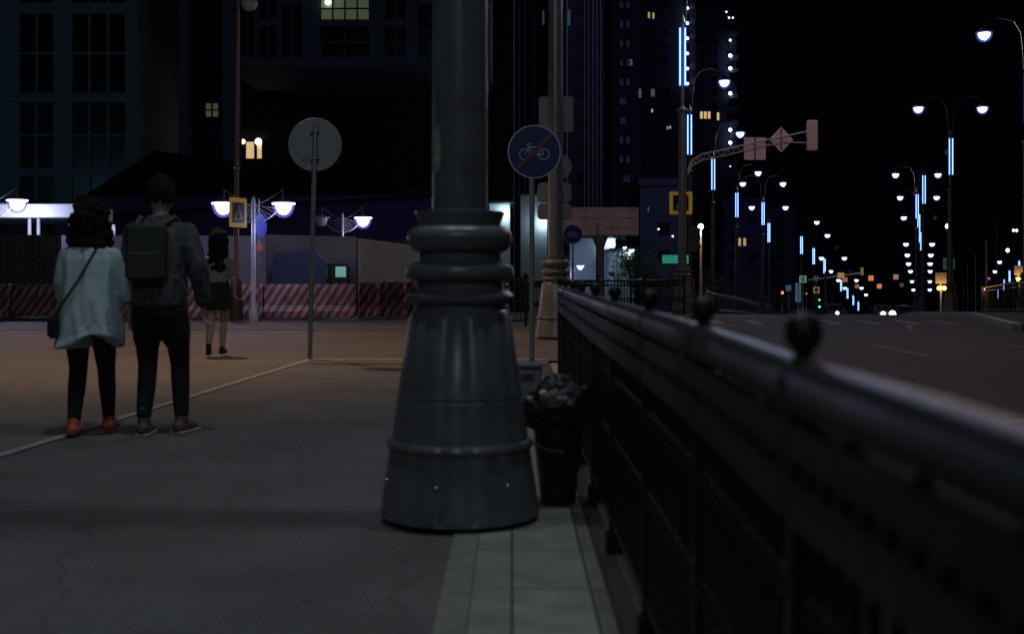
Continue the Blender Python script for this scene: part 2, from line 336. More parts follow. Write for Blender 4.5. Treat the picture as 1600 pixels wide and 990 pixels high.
def street_lamp(x, y, label, near=False, heads=((1, 'cool'),), neon=True, up=0, group='street lamps along the road', rp=.127, rt=.055, base=True):
    t = empty('street_lamp', (x, y, g(y)), label, 'street lamp', group); z0 = up; n = 128 if near else 32
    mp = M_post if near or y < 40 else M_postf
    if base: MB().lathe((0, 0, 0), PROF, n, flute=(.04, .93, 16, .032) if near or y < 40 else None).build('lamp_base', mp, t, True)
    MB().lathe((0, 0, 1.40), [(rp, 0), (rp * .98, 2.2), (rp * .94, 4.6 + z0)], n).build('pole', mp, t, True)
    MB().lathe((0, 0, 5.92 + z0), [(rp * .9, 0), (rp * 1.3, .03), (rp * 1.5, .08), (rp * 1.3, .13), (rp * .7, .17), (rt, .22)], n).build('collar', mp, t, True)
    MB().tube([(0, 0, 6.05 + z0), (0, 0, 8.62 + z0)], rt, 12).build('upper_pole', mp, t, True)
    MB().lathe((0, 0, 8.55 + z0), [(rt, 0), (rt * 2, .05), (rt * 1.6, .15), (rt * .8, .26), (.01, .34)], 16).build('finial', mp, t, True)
    if neon:
        for sx in (-.075, .075):
            q_ = .034 * max(1, min(1.9, y / 75)); tb = MB().tube([(sx, -.06, 6.72 + z0), (sx, -.06, 8.44 + z0)], q_, 8).build('light_tube', G_blue, t, True)  # far tubes widened to stand in for bloom
            MB().tube([(sx, -.06 - q_, 6.74 + z0), (sx, -.06 - q_, 8.42 + z0)], q_ * .5, 6).build('light_strip', G_blue2, tb, True)
    for sd, kind in heads:
        pts = [(sd * .1, 0, 8.6 + z0), (sd * .14, 0, 9.4 + z0), (sd * .2, 0, 9.9 + z0), (sd * .45, 0, 10.3 + z0), (sd * .95, 0, 10.42 + z0), (sd * 1.36, 0, 10.3 + z0), (sd * 1.5, 0, 10.08 + z0)]
        if y < 130: MB().tube(pts, .022, 6).build('arm', mp, t, True)
        hz = 9.88 + z0; hs_ = 1 + max(0, min(.5, (y - 90) / 160))  # far bowls enlarged to stand in for glare
        hd = MB().lathe((sd * 1.5, 0, hz), [(.22, 0), (.21, .06), (.12, .13), (.06, .2), (.04, .25)], 16).build('lamp_head', mp, t, True)
        MB().lathe((sd * 1.5, 0, hz), [(.05 * hs_, -.235 * hs_), (.12 * hs_, -.20 * hs_), (.17 * hs_, -.14 * hs_), (.2 * hs_, -.06 * hs_), (.205 * hs_, -.003)], 16).build('lamp_glass', {'cool': G_head, 'sodium': G_headw, 'off': M_headoff}[kind], hd, True)
        if kind == 'cool' and y < 240: MB().lathe((sd * 1.5, 0, hz), [(.06 * hs_, -.32 * hs_), (.16 * hs_, -.28 * hs_), (.235 * hs_, -.19 * hs_), (.275 * hs_, -.08 * hs_), (.28 * hs_, .0), (.275 * hs_, .03)], 20).build('halo_shell', G_halo2, hd, True)
    return t
def px_x(px, y): return (px - 800) * y / F
L1 = street_lamp(-.24, 5.6, 'large grey lamp post with ringed conical base filling the middle of the pavement', near=True, heads=((1, 'cool'), (-1, 'cool')))
# bolts and torn sticker on the near post
for a, z in ((200, .2), (255, .2), (310, .2), (150, .2)):
    r_ = .345; MB().ball((r_ * math.cos(R(a)), r_ * math.sin(R(a)), z), .012, 10, 6).build('bolt', mat('bolt_steel', (.5, .5, .45), .25, 1), L1, True)
vs = []; fs = []; nn = 9
for i in range(nn):
    a = R(180 + 4 + i * 5.5); zz = [random.uniform(-.03, .03), random.uniform(-.03, .03)]
    for zb in (1.60 + zz[0] + (i % 2) * .02, 1.79 + zz[1]): vs.append((.128 * math.cos(a), .128 * math.sin(a), zb))
fs = [(2 * i, 2 * i + 2, 2 * i + 3, 2 * i + 1) for i in range(nn - 1)]
MB().add(vs, fs).build('torn_sticker', mat('sticker_paper', (.3, .34, .32), .8, var=.7, scale=30), L1)
L2 = street_lamp(.75, 21.0, 'grey lamp post with ringed base carrying sign backs, beyond the railing corner', heads=((1, 'cool'),))
L3 = street_lamp(px_x(1066, 36), 36, 'tall lamp post carrying the truss arm and yellow-framed crossing sign', heads=((1, 'cool'),))
leftrow = [(1077, 52, ((1, 'cool'),), 1), (1114, 67, ((1, 'cool'),), 1), (1151, 85, ((1, 'cool'),), 1), (1192, 91, ((1, 'cool'), (-1, 'cool')), 1), (1201, 108, ((1, 'cool'), (-1, 'cool')), 1),
           (1252, 118, ((1, 'sodium'),), 1), (1271, 130, ((1, 'cool'),), 1), (1288, 144, ((1, 'off'),), 1), (1301.5, 160, ((1, 'cool'), (-1, 'cool')), 0), (1314, 186, ((1, 'off'), (-1, 'cool')), 1),
           (1324, 203, ((1, 'cool'), (-1, 'cool')), 1), (1333, 218, ((1, 'cool'), (-1, 'cool')), 1), (1341, 234, ((1, 'cool'),), 1)]
for i, (px, y, hs, ne) in enumerate(leftrow):
    extra = {'sodium': ', glowing orange'}.get(hs[0][1], '')
    street_lamp(px_x(px, y), y, f'street lamp {"with blue light tubes" if ne else "without tubes"}, {ORD[i]} beyond the truss arm on the left' + extra, heads=hs, neon=bool(ne), group='street lamps on the left side of the road', rp=.12)
rightrow = [(1604, 43, ((-1, 'cool'),), 1, 0), (1485, 57, ((1, 'cool'), (-1, 'cool')), 1, -.3), (1443, 73, ((1, 'off'),), 1, -.2), (1432.5, 86, ((1, 'cool'), (-1, 'cool')), 1, 0), (1435, 100, ((1, 'cool'), (-1, 'cool')), 1, 0),
            (1437, 115, ((-1, 'cool'), (1, 'off')), 1, 0), (1436, 140, ((1, 'cool'), (-1, 'cool')), 0, 0), (1436, 155, ((1, 'cool'), (-1, 'cool')), 0, 0), (1436.5, 170, ((1, 'cool'), (-1, 'cool')), 0, 0),
            (1438, 186, ((1, 'cool'), (-1, 'cool')), 0, 0), (1439, 205, ((-1, 'cool'), (1, 'cool')), 0, 0), (1440, 222, ((-1, 'cool'), (1, 'cool')), 0, 0)]
for i, (px, y, hs, ne, up) in enumerate(rightrow):
    street_lamp(px_x(px, y), y, f'street lamp {"with blue light tubes" if ne else "without tubes"} on the median, {ORD[i]} from the near end', heads=hs, neon=bool(ne), up=up, group='street lamps on the median', rp=.12)
for i, (px, y, up) in enumerate([(1592, 175, 2.1), (1577, 188, 1.6), (1569, 200, 1.2), (1560, 214, .9), (1552, 230, .8)]):
    street_lamp(px_x(px, y), y, f'{ORD[i]} faint lamp of the far row descending beyond the median fence', heads=((-1, 'cool' if i in (1, 2, 4) else 'off'),), up=up, group='street lamps beyond the median fence', rp=.1)

L0 = street_lamp(-.9, -9.6, 'grey street lamp standing on the pavement behind the viewpoint', heads=((1, 'cool'), (-1, 'cool')))
# real light from the lamps
for sx in (-1.5, 1.5): lamp_light('street_light', (-.9 + sx, -9.6, 9.6), 400, COOL, .5)
for sx in (-1.5, 1.5): lamp_light('street_light', (-.24 + sx, 5.6, 9.6), 430, COOL, .15)
lamp_light('street_light', (2.25, 21, 9.6), 110, COOL, .15)
lamp_light('street_light', (px_x(1066, 36) + 1.5, 36, 9.4), 130, COOL, .15)
for px, y, s in ((1077, 52, 1), (1114, 67, 1), (1151, 85, 1), (1192, 91, 1), (1604, 43, -1), (1485, 57, 1), (1485, 57, -1), (1432.5, 86, -1), (1435, 100, -1)):
    lamp_light('street_light', (px_x(px, y) + 1.5 * s, y, g(y) + 9.6), 420 if px == 1485 else 150, COOL, .15)
# sodium lamps of the side street, on tall poles just outside the frame
def sodium(x, y, label, side, p, cone, colr=SODIUM):
    t = empty('tall_street_lamp', (x, y, g(y)), label, 'street lamp', 'sodium lamps over the side street')
    MB().lathe((0, 0, 0), [(.16, 0), (.15, .6), (.09, .7), (.06, 9.6)], 16).build('pole', M_post, t, True)
    MB().tube([(0, 0, 9.4), (side * .5, 0, 9.9), (side * 1.8, 0, 10.0)], .03, 8).build('arm', M_post, t, True)
    h = MB().box((side * 2.0, 0, 9.95), (.6, .25, .12), bev=.04).build('lamp_head', M_post, t)
    MB().box((side * 2.0, 0, 9.87), (.5, .2, .05)).build('lamp_glass', G_headw, h)
    lamp_light('sodium_light', (x + side * 2.0, y, g(y) + 9.75), p, colr, .2, spot=cone)
sodium(-9.6, 19.8, 'tall orange sodium lamp at the left end of the side street', 1.9, 2300, 104)
sodium(12.3, 27.0, 'tall orange sodium lamp across the main road', -1, 480, None, (1, .58, .48))

# ------------------------------------------------------------------ near railing
M_iron = mat('railing_iron', (.009, .009, .011), .45, var=.25, scale=12, bump=.1, bscale=50, spec=.3)
M_hand = mat('handrail_paint', (.022, .021, .022), .36, var=.4, scale=16, bump=.25, bscale=45, dist=.003)
def near_railing():
    pts = [(.398, .45), (.395, 1.65), (.418, 2.66), (.42, 3.72), (.415, 4.92), (.41, 6.0), (.41, 7.15), (.41, 8.3), (.415, 9.4), (.42, 10.6)]
    t = empty('railing', (.4, 4, 0), 'black cast iron railing with ball-topped posts running beside the pavement', 'railing'); o_ = Vector((.4, 4, 0))
    def lc(x, y, z): return Vector((x, y, z)) - o_
    for x, y in pts:
        p = MB().box(lc(x, y, .5), (.042, .042, 1.0), bev=.004)
        p.box(lc(x, y, .045), (.07, .07, .09), bev=.006).box(lc(x, y, 1.0), (.056, .056, .02), bev=.004)
        po = p.build('post', M_iron, t)
        MB().lathe(lc(x, y, 1.01), [(.018, 0), (.013, .016), (.014, .022), (.019, .026), (.0245, .034), (.027, .047), (.0245, .060), (.017, .070), (.007, .075)], 24).build('finial', M_iron, po, True)
    for i, ((xa, ya), (xb, yb)) in enumerate(zip(pts, pts[1:])):
        a = Vector((xa, ya, 0)); b = Vector((xb, yb, 0)); d = (b - a).normalized(); nrm = Vector((d.y, -d.x, 0)); ln = (b - a).length
        def bar(z, w_, h_, rnd=False):
            mb = MB(); A = a + d * .021; B = b - d * .021
            if rnd:
                prof = [(-w_ / 2, 0), (w_ / 2, 0), (w_ / 2, h_ * .5), (w_ * .36, h_ * .82), (w_ * .14, h_), (-w_ * .14, h_), (-w_ * .36, h_ * .82), (-w_ / 2, h_ * .5)]
            else: prof = [(-w_ / 2, 0), (w_ / 2, 0), (w_ / 2, h_), (-w_ / 2, h_)]
            vs = [lc(*(P + nrm * u + Vector((0, 0, z + v)))) for P in (A, B) for u, v in prof]; n = len(prof)
            return mb.add(vs, [tuple(range(n - 1, -1, -1)), tuple(range(n, 2 * n))] + [(k, (k + 1) % n, n + (k + 1) % n, n + k) for k in range(n)])
        bar(.974, .058, .048, True).build('top_rail', M_hand, t, True)
        bar(.951, .040, .023).build('rail_web', M_iron, t)
        bar(.888, .044, .050).build('middle_rail', M_iron, t)
        bar(.80, .044, .062).build('lower_rail', M_iron, t)
        bar(.12, .026, .026).build('bottom_rail', M_iron, t)
        pm = MB(); n = max(6, round(ln / .078))
        for k in range(1, n):
            P = a + d * ln * k / n; q = lc(P.x, P.y, 0)
            pm.box(q + Vector((0, 0, .468)), (.019, .020, .666), bev=.004)
            pm.box(q + Vector((0, 0, .875)), (.036, .044, .027), bev=.004)
            pm.ball(q + Vector((0, 0, .46)), .024, 8, 6); pm.ball(q + Vector((0, 0, .70)), .022, 8, 6)
            if k % 3 == 0: pm.tube([q + Vector((0, .0, .936)), q + Vector((0, 0, .952))], .009, 6)
        for k in range(n // 2):
            P = a + d * ln * (k * 2 + 1) / n; q = lc(P.x, P.y, .30); rr = []
            for j in range(17):
                an = 2 * PI * j / 16; rr.append(q + d * math.cos(an) * .075 + Vector((0, 0, math.sin(an) * .11)))
            pm.tube(rr, .006, 5, cap=False)
        pm.build('balusters', M_iron, t, True)
near_railing()

# ------------------------------------------------------------------ cast iron fences beyond
def fence(pts, label, h=1.0, gap=.17, name='iron_fence', thick=.014, post=2.0, m=M_iron, dz=0):
    o_ = Vector((pts[0][0], pts[0][1], 0)); t = empty(name, o_, label, 'fence', 'iron fences')
    tr = MB(); br = MB(); pk = MB(); acc = 0
    P3 = [Vector((x, y, g(y) + dz)) for x, y in pts]
    for a, b in zip(P3, P3[1:]):
        d = b - a; ln = d.length; n = max(1, int(ln / gap))
        for mb, z, r_ in ((tr, h - .02, thick * 1.8), (tr, h - .16, thick), (br, .12, thick * 1.3)): mb.tube([a - o_ + Vector((0, 0, z)), b - o_ + Vector((0, 0, z))], r_, 6)
        for k in range(n):
            q = a + d * (k / n) - o_
            pk.box(q + Vector((0, 0, .12 + (h - .14) / 2)), (thick, thick, h - .14))
            if gap < .3 and h < 1.1 and a.y < 50: pk.torus(q + d * .5 / n + Vector((0, 0, h - .09)), .055, .012, 10, 4, 'y'); pk.torus(q + d * .5 / n + Vector((0, 0, h * .45)), .06, .012, 10, 4, 'y')
        m_ = max(1, round(ln / post))
        for k in range(m_ + (b is P3[-1])):
            q = a + d * min(1, k / m_) - o_
            p = MB().box(q + Vector((0, 0, h / 2 + .02)), (.07, .07, h + .04), bev=.008).build('post', m, t)
            MB().ball(q + Vector((0, 0, h + .09)), .055, 10, 6).build('finial', m, p, True)
    tr.build('top_rail', m, t, True); br.build('bottom_rail', m, t, True); pk.build('pickets', m, t)
fence([(-.28, 25.9), (.3, 26.4), (1.2, 29), (2.2, 31.2), (4.9, 34.6)], 'black ornamental iron fence curving round the far corner of the crossing', gap=.15)
M_fgrey = mat('fence_grey', (.16, .16, .15), .5)
fence([(9.6, 60), (11.2, 67), (16.1, 85), (22.5, 106), (26, 118)], 'thin pale railing along the far left roadside', gap=1.7, thick=.05, post=13.6, m=M_fgrey, name='road_railing')
fence([(RR(34) + 2.4, 34), (RR(44) + 2.2, 44), (RR(52) + 2.2, 52)], 'dark fence of upright bars on the median at right', h=1.05, gap=.45, thick=.02, name='median_fence')

# ------------------------------------------------------------------ signs
M_back = mat('sign_back', (.17, .185, .21), .55, var=.12, scale=5)
M_white = mat('sign_white', (.32, .33, .37), .5); M_blue = mat('sign_blue', (.005, .006, .075), .5, spec=.3); M_red = mat('sign_red', (.07, .005, .008), .5)
M_pipe = mat('galvanised_pipe', (.2, .22, .23), .45, .5, var=.15, scale=8)
def disc(x, y, z, r, th, name, m, parent, n=48):
    return MB().plate([(x + r * math.cos(2 * PI * k / n), z + r * math.sin(2 * PI * k / n)) for k in range(n)], y, th).build(name, m, parent, True)
# round sign seen from behind
t = empty('road_sign', W(484, 562, 15.7) * 1, 'round grey sign seen from behind on a thin post at the kerb', 'road sign'); t.location.z = 0
MB().tube([(0, 0, 0), (.055, 0, 2.28 + .02), (.075, 0, 3.05)], .03, 12).build('pole', M_pipe, t, True)
disc(.06, .045, 2.78, .34, .012, 'sign_plate', M_back, t)
MB().torus((.06, .05, 2.78), .34, .008, 48, 6, 'y').build('rim', M_back, t, True)
for z in (2.6, 2.95): MB().box((.065, .0, z), (.11, .075, .025), bev=.005).build('clamp', M_pipe, t)
def text(body, size, loc, rot, m, parent, ext=.001):
    cu = bpy.data.curves.new('lettering', 'FONT'); cu.body = body; cu.size = size; cu.extrude = ext; cu.align_x = 'CENTER'
    o = bpy.data.objects.new('tmp', cu); C.objects.link(o); dg = bpy.context.evaluated_depsgraph_get(); dg.update()
    me = bpy.data.meshes.new_from_object(o.evaluated_get(dg)); bpy.data.objects.remove(o)
    me.materials.clear(); me.materials.append(m)
    q = bpy.data.objects.new('lettering', me); C.objects.link(q); q.location = loc; q.rotation_euler = rot; q.parent = parent
    return q
M_ink = mat('dark_ink', (.03, .03, .035), .7)
text('L7', .085, (-.06, .041, 2.56), (R(90), 0, 0), M_ink, t)
def bike(parent, s, y, m):   # bicycle pictogram as raised white strokes, width about 2.1*s
    mb = MB(); th = .055 * s
    def P(u, v): return Vector((u * s, y, v * s))
    for cx in (-.68, .68):
        mb.tube([P(cx + .38 * math.cos(a * PI / 12), -.2 + .38 * math.sin(a * PI / 12)) for a in range(25)], th * .8, 6, cap=False)
    for a, b in (((-.68, -.2), (-.42, .32)), ((-.42, .32), (.36, .32)), ((-.42, .32), (-.05, -.2)), ((-.05, -.2), (.36, .32)), ((.68, -.2), (.36, .32)), ((-.05, -.2), (.68, -.2)),
                 ((-.42, .32), (-.5, .55)), ((-.5, .55), (-.22, .55)), ((.36, .32), (.42, .46)), ((.28, .46), (.56, .46))):
        mb.tube([P(*a), P(*b)], th * .8, 6)
    mb.build('bicycle_symbol', m, parent)
def bike_sign(x, y, zc, r, label, slash, pole_off=0, arrow=False):
    t = empty('bicycle_sign', (x, y, g(y)), label, 'road sign', 'blue bicycle signs'); zc -= g(y)
    MB().tube([(pole_off, .04, 0), (pole_off, .04, zc + r * .8)], .032, 12).build('pole', M_pipe, t, True)
    disc(0, 0, zc, r, .012, 'sign_plate', M_white, t); e = disc(0, -.004, zc, r * .955, .004, 'sign_face', M_blue, t)
    q = empty('symbol', (0, 0, zc), None, None); q.parent = t
    bike(q, r * .52, -.006, M_white)
    if slash: MB().add([(-.66 * r, -.018, -.66 * r - .03), (-.62 * r, -.018, -.72 * r), (.66 * r, -.018, .68 * r), (.72 * r, -.018, .62 * r)][:0] or
                       [(-.70 * r, -.017, -.60 * r), (-.60 * r, -.017, -.70 * r), (.70 * r, -.017, .60 * r), (.60 * r, -.017, .70 * r),
                        (-.70 * r, -.013, -.60 * r), (-.60 * r, -.013, -.70 * r), (.70 * r, -.013, .60 * r), (.60 * r, -.013, .70 * r)],
                       [(0, 1, 2, 3), (7, 6, 5, 4), (0, 4, 5, 1), (1, 5, 6, 2), (2, 6, 7, 3), (3, 7, 4, 0)]).build('slash', M_red, q)
    return t
bike_sign(px_x(835, 14.8), 14.8, W(0, 237, 14.8).z, .325, 'large blue bicycle sign crossed by a dark red slash, on a thin post', True, pole_off=-.03)
bike_sign(px_x(895, 40.5), 40.5, W(0, 366, 40.5).z, .32, 'small distant blue bicycle sign without slash, under the wide brown board', False)
# backs of signs clamped behind the second lamp post
def rplate(cx, cz, w_, h_, rr=.05):
    P = []
    for sx, sz, a0 in ((1, 1, 0), (-1, 1, 90), (-1, -1, 180), (1, -1, 270)):
        for k in range(5): a = R(a0 + k * 22.5); P.append((cx + sx * (w_ / 2 - rr) + rr * math.cos(a), cz + sz * (h_ / 2 - rr) + rr * math.sin(a)))
    return P
M_dback = mat('sign_back_dark', (.15, .16, .18), .55, var=.2, scale=4)
def back_plate(name, px0, py0, px1, py1, Y, label, cat='road sign', rr=.05, m=M_dback, boxd=.012):
    a = W(px0, py0, Y); b = W(px1, py1, Y); cx = (a.x + b.x) / 2; cz = (a.z + b.z) / 2
    t = empty(name, (cx, Y, b.z), label, cat, 'signs on lamp posts')
    MB().plate(rplate(0, cz - b.z, b.x - a.x, a.z - b.z, rr), 0, boxd).build('sign_plate', m, t)
    MB().box((0, -.01, cz - b.z), (.22, .03, .03), bev=.004).build('bracket', M_pipe, t)
    return t
Y2 = 21.17
back_plate('sign_back', 842, 151, 896, 206, Y2, 'large square sign back high on the second lamp post')
back_plate('signal_box', 840, 285, 893, 316, Y2, 'upper of two wide rounded boxes low on the second lamp post', 'traffic light', .08, boxd=.12)
back_plate('signal_box', 840, 318, 893, 343, Y2, 'lower of two wide rounded boxes low on the second lamp post', 'traffic light', .08, boxd=.12)
t = empty('round_sign', (W(874, 258, Y2).x, Y2, W(874, 278, Y2).z), 'round sign back between the square plate and rounded boxes', 'road sign', 'signs on lamp posts')
disc(0, 0, .2, .22, .012, 'sign_plate', M_dback, t); MB().box((0, -.01, .2), (.2, .03, .03)).build('bracket', M_pipe, t)
# wide brown board
M_board = mat('board_sodium_tint', (.46, .33, .31), .8, var=.2, scale=3)  # brownish pink of the sodium light is mixed into the board colour
BY = 43; t = empty('information_board', (px_x(937, BY), BY, g(BY)), 'wide pinkish brown board seen from behind on a thick round post', 'signboard')
zc = W(0, 346, BY).z - g(BY)
MB().plate(rplate(0, zc, 2.76, 1.0, .02), 0, .03).build('board', M_board, t)
for z in (-.45, -.18, .16, .45): MB().box((0, -.02, zc + z), (2.7, .03, .035)).build('batten', M_board, t)
for x in (-1.28, -.5, .45, 1.28): MB().box((x, -.04, zc), (.035, .02, .98)).build('upright', M_board, t)
MB().lathe((0, -.2, 0), [(.22, 0), (.2, .3), (.15, .4), (.145, 2.3), (.16, 2.35), (.27, 2.62), (.27, 2.7), (.06, 2.74)], 20).build('post', mat('post_brown', (.12, .09, .08), .6), t, True)
MB().tube([(0, -.2, 2.7), (0, -.1, zc)], .05, 8).build('neck', M_board, t)

# truss arm on the third lamp
X3 = px_x(1066, 36); Y3 = 35.8; M_truss = mat('truss_paint', (.60, .54, .58), .5)
t = empty('signal_mast_arm', (X3 + .13, Y3, W(0, 262, Y3).z), 'pinkish lattice truss arm reaching out over the road', 'mast arm')
A0 = Vector((0, 0, 0)); pts = [Vector((0, 0, -.2)), Vector((.12, 0, .1)), Vector((.42, 0, .28)), Vector((1.3, -.0, .46)), Vector((2.1, 0, .66)), Vector((2.85, 0, .80))]
top = [p + Vector((0, 0, .12)) for p in pts]; bot = [p - Vector((0, 0, .06 if i else .0)) for i, p in enumerate(pts)]
MB().tube(top, .018, 8).build('top_chord', M_truss, t, True); MB().tube(bot, .018, 8).build('bottom_chord', M_truss, t, True)
lat = MB()
def along(P, s):
    n = len(P) - 1; i = min(int(s * n), n - 1); return P[i].lerp(P[i + 1], s * n - i)
N = 15
for k in range(N):
    lat.tube([along(bot, k / N), along(top, (k + .5) / N)], .009, 5); lat.tube([along(top, (k + .5) / N), along(bot, (k + 1) / N)], .009, 5)
lat.build('lattice', M_truss, t)
MB().tube([(2.85, 0, .92), (3.75, 0, 1.12)], .02, 8).build('upper_rod', M_truss, t, True); MB().tube([(2.85, 0, .75), (3.85, 0, .72)], .02, 8).build('lower_rod', M_truss, t, True)
b0 = Vector((X3 + .13, Y3, W(0, 262, Y3).z))
M_pink = mat('sign_back_pale', (.70, .62, .74), .5, var=.12, scale=3)
p = W(1180, 232, Y3); t = empty('square_sign', p, 'pale square sign hung on the lattice truss arm', 'road sign', 'signs on the truss arm')
MB().plate(rplate(0, 0, .64, .66, .03), .04, .012).build('sign_plate', M_pink, t); MB().tube([(0, .015, -.35), (0, .015, .38)], .016, 6).build('bracket', M_ink, t)
p = W(1221, 218, Y3); t = empty('diamond_sign', p, 'pale diamond sign near the tip of the truss arm', 'road sign', 'signs on the truss arm')
MB().plate([(0, -.38), (.36, 0), (0, .38), (-.36, 0)], .04, .012).build('sign_plate', M_pink, t); MB().tube([(0, .015, -.3), (0, .015, .3)], .016, 6).build('bracket', M_ink, t)
def traffic_light(x, y, z, label, lit=None, s=1, m=None, backp=True, face=-1, lens='red', rz=0):
    t = empty('traffic_light', (x, y, z), label, 'traffic light', 'traffic lights', rz)
    MB().box((0, 0, 0), (.3 * s, .2 * s, .9 * s), bev=.03 * s).build('housing', m or mat('signal_housing', (.05, .05, .05), .5), t)
    cols = {'red': ('lens_red', (1, .1, .06)), 'amber': ('lens_amber', (1, .5, .08)), 'green': ('lens_green', (.05, 1, .45))}
    for k, cn in enumerate(('red', 'amber', 'green')):
        zz = (.29 - .29 * k) * s
        on = lit == cn
        mm = glow('glow_' + cn, cols[cn][1], 5) if on else mat('off_' + cn, tuple(c * .06 for c in cols[cn][1]), .3)
        MB().lathe((0, 0, 0), [(.1 * s, 0), (.085 * s, .02 * s), (.04 * s, .035 * s)], 16).build('lens', mm, t)
        l = t.children[-1] if False else [c for c in C.objects if c.parent == t][-1]
        l.rotation_euler = (R(90) if face < 0 else R(-90), 0, 0); l.location = (0, face * .101 * s, zz)
        v = MB(); v.add([(.11 * s * math.cos(a), face * (.1 + d) * s, zz + .11 * s * math.sin(a)) for d in (0, .13) for a in [PI * q / 8 for q in range(9)]], [(q, q + 1, q + 10, q + 9) for q in range(8)])
        v.build('visor', mat('signal_housing', (.05, .05, .05), .5), t)
    return t
p = W(1269, 212, Y3); traffic_light(p.x, Y3, p.z, 'pale traffic light seen from behind at the tip of the truss arm', m=M_truss, face=1)
# yellow framed pedestrian crossing sign behind the pole
M_yel = glow('sign_yellow_glow', (.80, .52, .04), .11)  # frame made to emit in place of light reflected off it
def crossing_sign(x, y, z, label, rz=0, s=.68):
    t = empty('crossing_sign', (x, y, z), label, 'road sign', 'yellow framed crossing signs', rz)
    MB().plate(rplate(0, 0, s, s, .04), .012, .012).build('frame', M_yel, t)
    MB().plate(rplate(0, 0, s * .68, s * .68, .02), .006, .008).build('sign_face', M_blue, t)
    MB().plate([(-s * .27, -s * .25), (s * .27, -s * .25), (0, s * .25)], .002, .006).build('triangle', M_white, t)
    MB().plate([(-s * .1, -s * .2), (-s * .04, -s * .2), (0, -s * .08), (s * .05, -s * .2), (s * .1, -s * .2), (s * .03, 0), (s * .03, s * .08), (-s * .03, s * .08), (-s * .03, 0)], -.002, .006).build('walking_figure', M_ink, t)
    MB().ball((0, 0, s * .12), s * .03, 8, 6).build('figure_head', M_ink, t)
    return t
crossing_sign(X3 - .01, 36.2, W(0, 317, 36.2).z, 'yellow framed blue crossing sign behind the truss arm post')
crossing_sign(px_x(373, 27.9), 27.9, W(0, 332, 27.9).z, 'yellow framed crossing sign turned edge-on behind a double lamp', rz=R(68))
# teal display panel
t = empty('display_panel', (px_x(1056, 38), 38, W(0, 412, 38).z), 'glowing teal display panel behind the third lamp post', 'display')
MB().box((0, 0, .14), (.86, .1, .30), bev=.02).build('housing', M_postf, t)
G_teal = glow('panel_teal', (.03, .42, .30), .4); MB().box((-.02, -.056, .14), (.82, .006, .26)).build('screen', G_teal, t)
MB().tube([(0, .05, .02), (0, .05, -(W(0, 412, 38).z - g(38)))], .04, 8).build('pole', M_postf, t)
p = W(1084, 374, 36.3); traffic_light(p.x, 36.3, p.z, 'traffic light turned sideways right of the truss arm post', s=.85, rz=R(70))
t = empty('globe_lamp', (px_x(1095, 60), 60, g(60)), 'thin post with one white globe right of the truss arm post', 'street lamp')
hz = W(0, 354, 60).z - g(60); MB().tube([(0, 0, 0), (0, 0, hz - .1)], [.09, .05], 10).build('pole', mat('pole_rust', (.35, .27, .2), .6), t, True)
MB().ball((0, 0, hz), .14, 16, 10).build('globe', G_head, t, True); lamp_light('globe_light', (px_x(1095, 60), 59.6, g(60) + hz), 110, (1, .9, .85), .15)

# ------------------------------------------------------------------ litter bin with bags
M_conc = mat('bin_grey', (.13, .14, .15), .6, var=.2, scale=6)
t = empty('litter_bin', (px_x(826, 9.3), 9.3, 0), 'square grey litter bin with a dark slot, between lamp base and railing', 'litter bin')
MB().box((0, 0, .21), (.2, .2, .40), bev=.012).build('body', M_conc, t); MB().box((0, 0, .428), (.22, .22, .03), bev=.01).build('lid', M_conc, t)
MB().box((-.01, -.101, .34), (.1, .006, .05)).build('slot', M_ink, t)
M_bin = mat('black_plastic', (.008, .008, .009), .35); M_bag = mat('bag_plastic', (.006, .006, .008), .45, bump=.3, bscale=14, dist=.02, spec=.35)
bx, by = px_x(872, 5.95), 5.95
t = empty('waste_bin', (bx, by, 0), 'black tapered waste bin full to the brim beside the lamp base', 'waste bin')
MB().lathe((0, 0, 0), [(.075, 0), (.085, .015), (.125, .40), (.135, .41), (.135, .43), (.12, .43), (.11, .41), (.02, .40)], 28).build('bucket', M_bin, t, True)
MB().tube([(-.12, -.06, .31), (-.05, -.125, .285), (.02, -.135, .28)], .006, 6).build('handle', M_pipe, t, True)
def blob(name, c, r, seed, m, parent, sq=.8):
    rnd = random.Random(seed); mb = MB(); n, mm = 30, 18; mb.ball((0, 0, 0), 1, n, mm)
    ph = [(Vector([rnd.uniform(-1, 1) for _ in range(3)]).normalized() * rnd.uniform(3, 9), rnd.uniform(0, 6)) for _ in range(9)]
    vs = []
    for v in mb.v:
        V = Vector(v); d = 1 + sum(abs(math.sin(V.dot(k) + q)) - .6 for k, q in ph) * .07
        vs.append((c[0] + V.x * r * d, c[1] + V.y * r * d, c[2] + V.z * r * d * sq))
    mb.v = vs; return mb.build(name, m, parent, True)
for i, (dx, dy, dz, r, col) in enumerate([(-.02, 0, .50, .13, 0), (.06, -.03, .52, .11, 0), (-.10, -.05, .49, .075, 0), (.10, .04, .50, .08, 0), (.0, .03, .58, .085, 0)]):
    tag(blob('rubbish_bag', (bx + dx, by + dy, dz - .03), r * 1.2, i, M_bag, None), ['large crumpled black bag in the middle of the full bin', 'black bag bulging at the right of the full bin', 'small black bag hanging over the bin rim towards the lamp', 'small black bag by the railing side of the bin', 'topmost black bag on the heaped bin'][i], 'rubbish bag', 'rubbish bags on the bin')
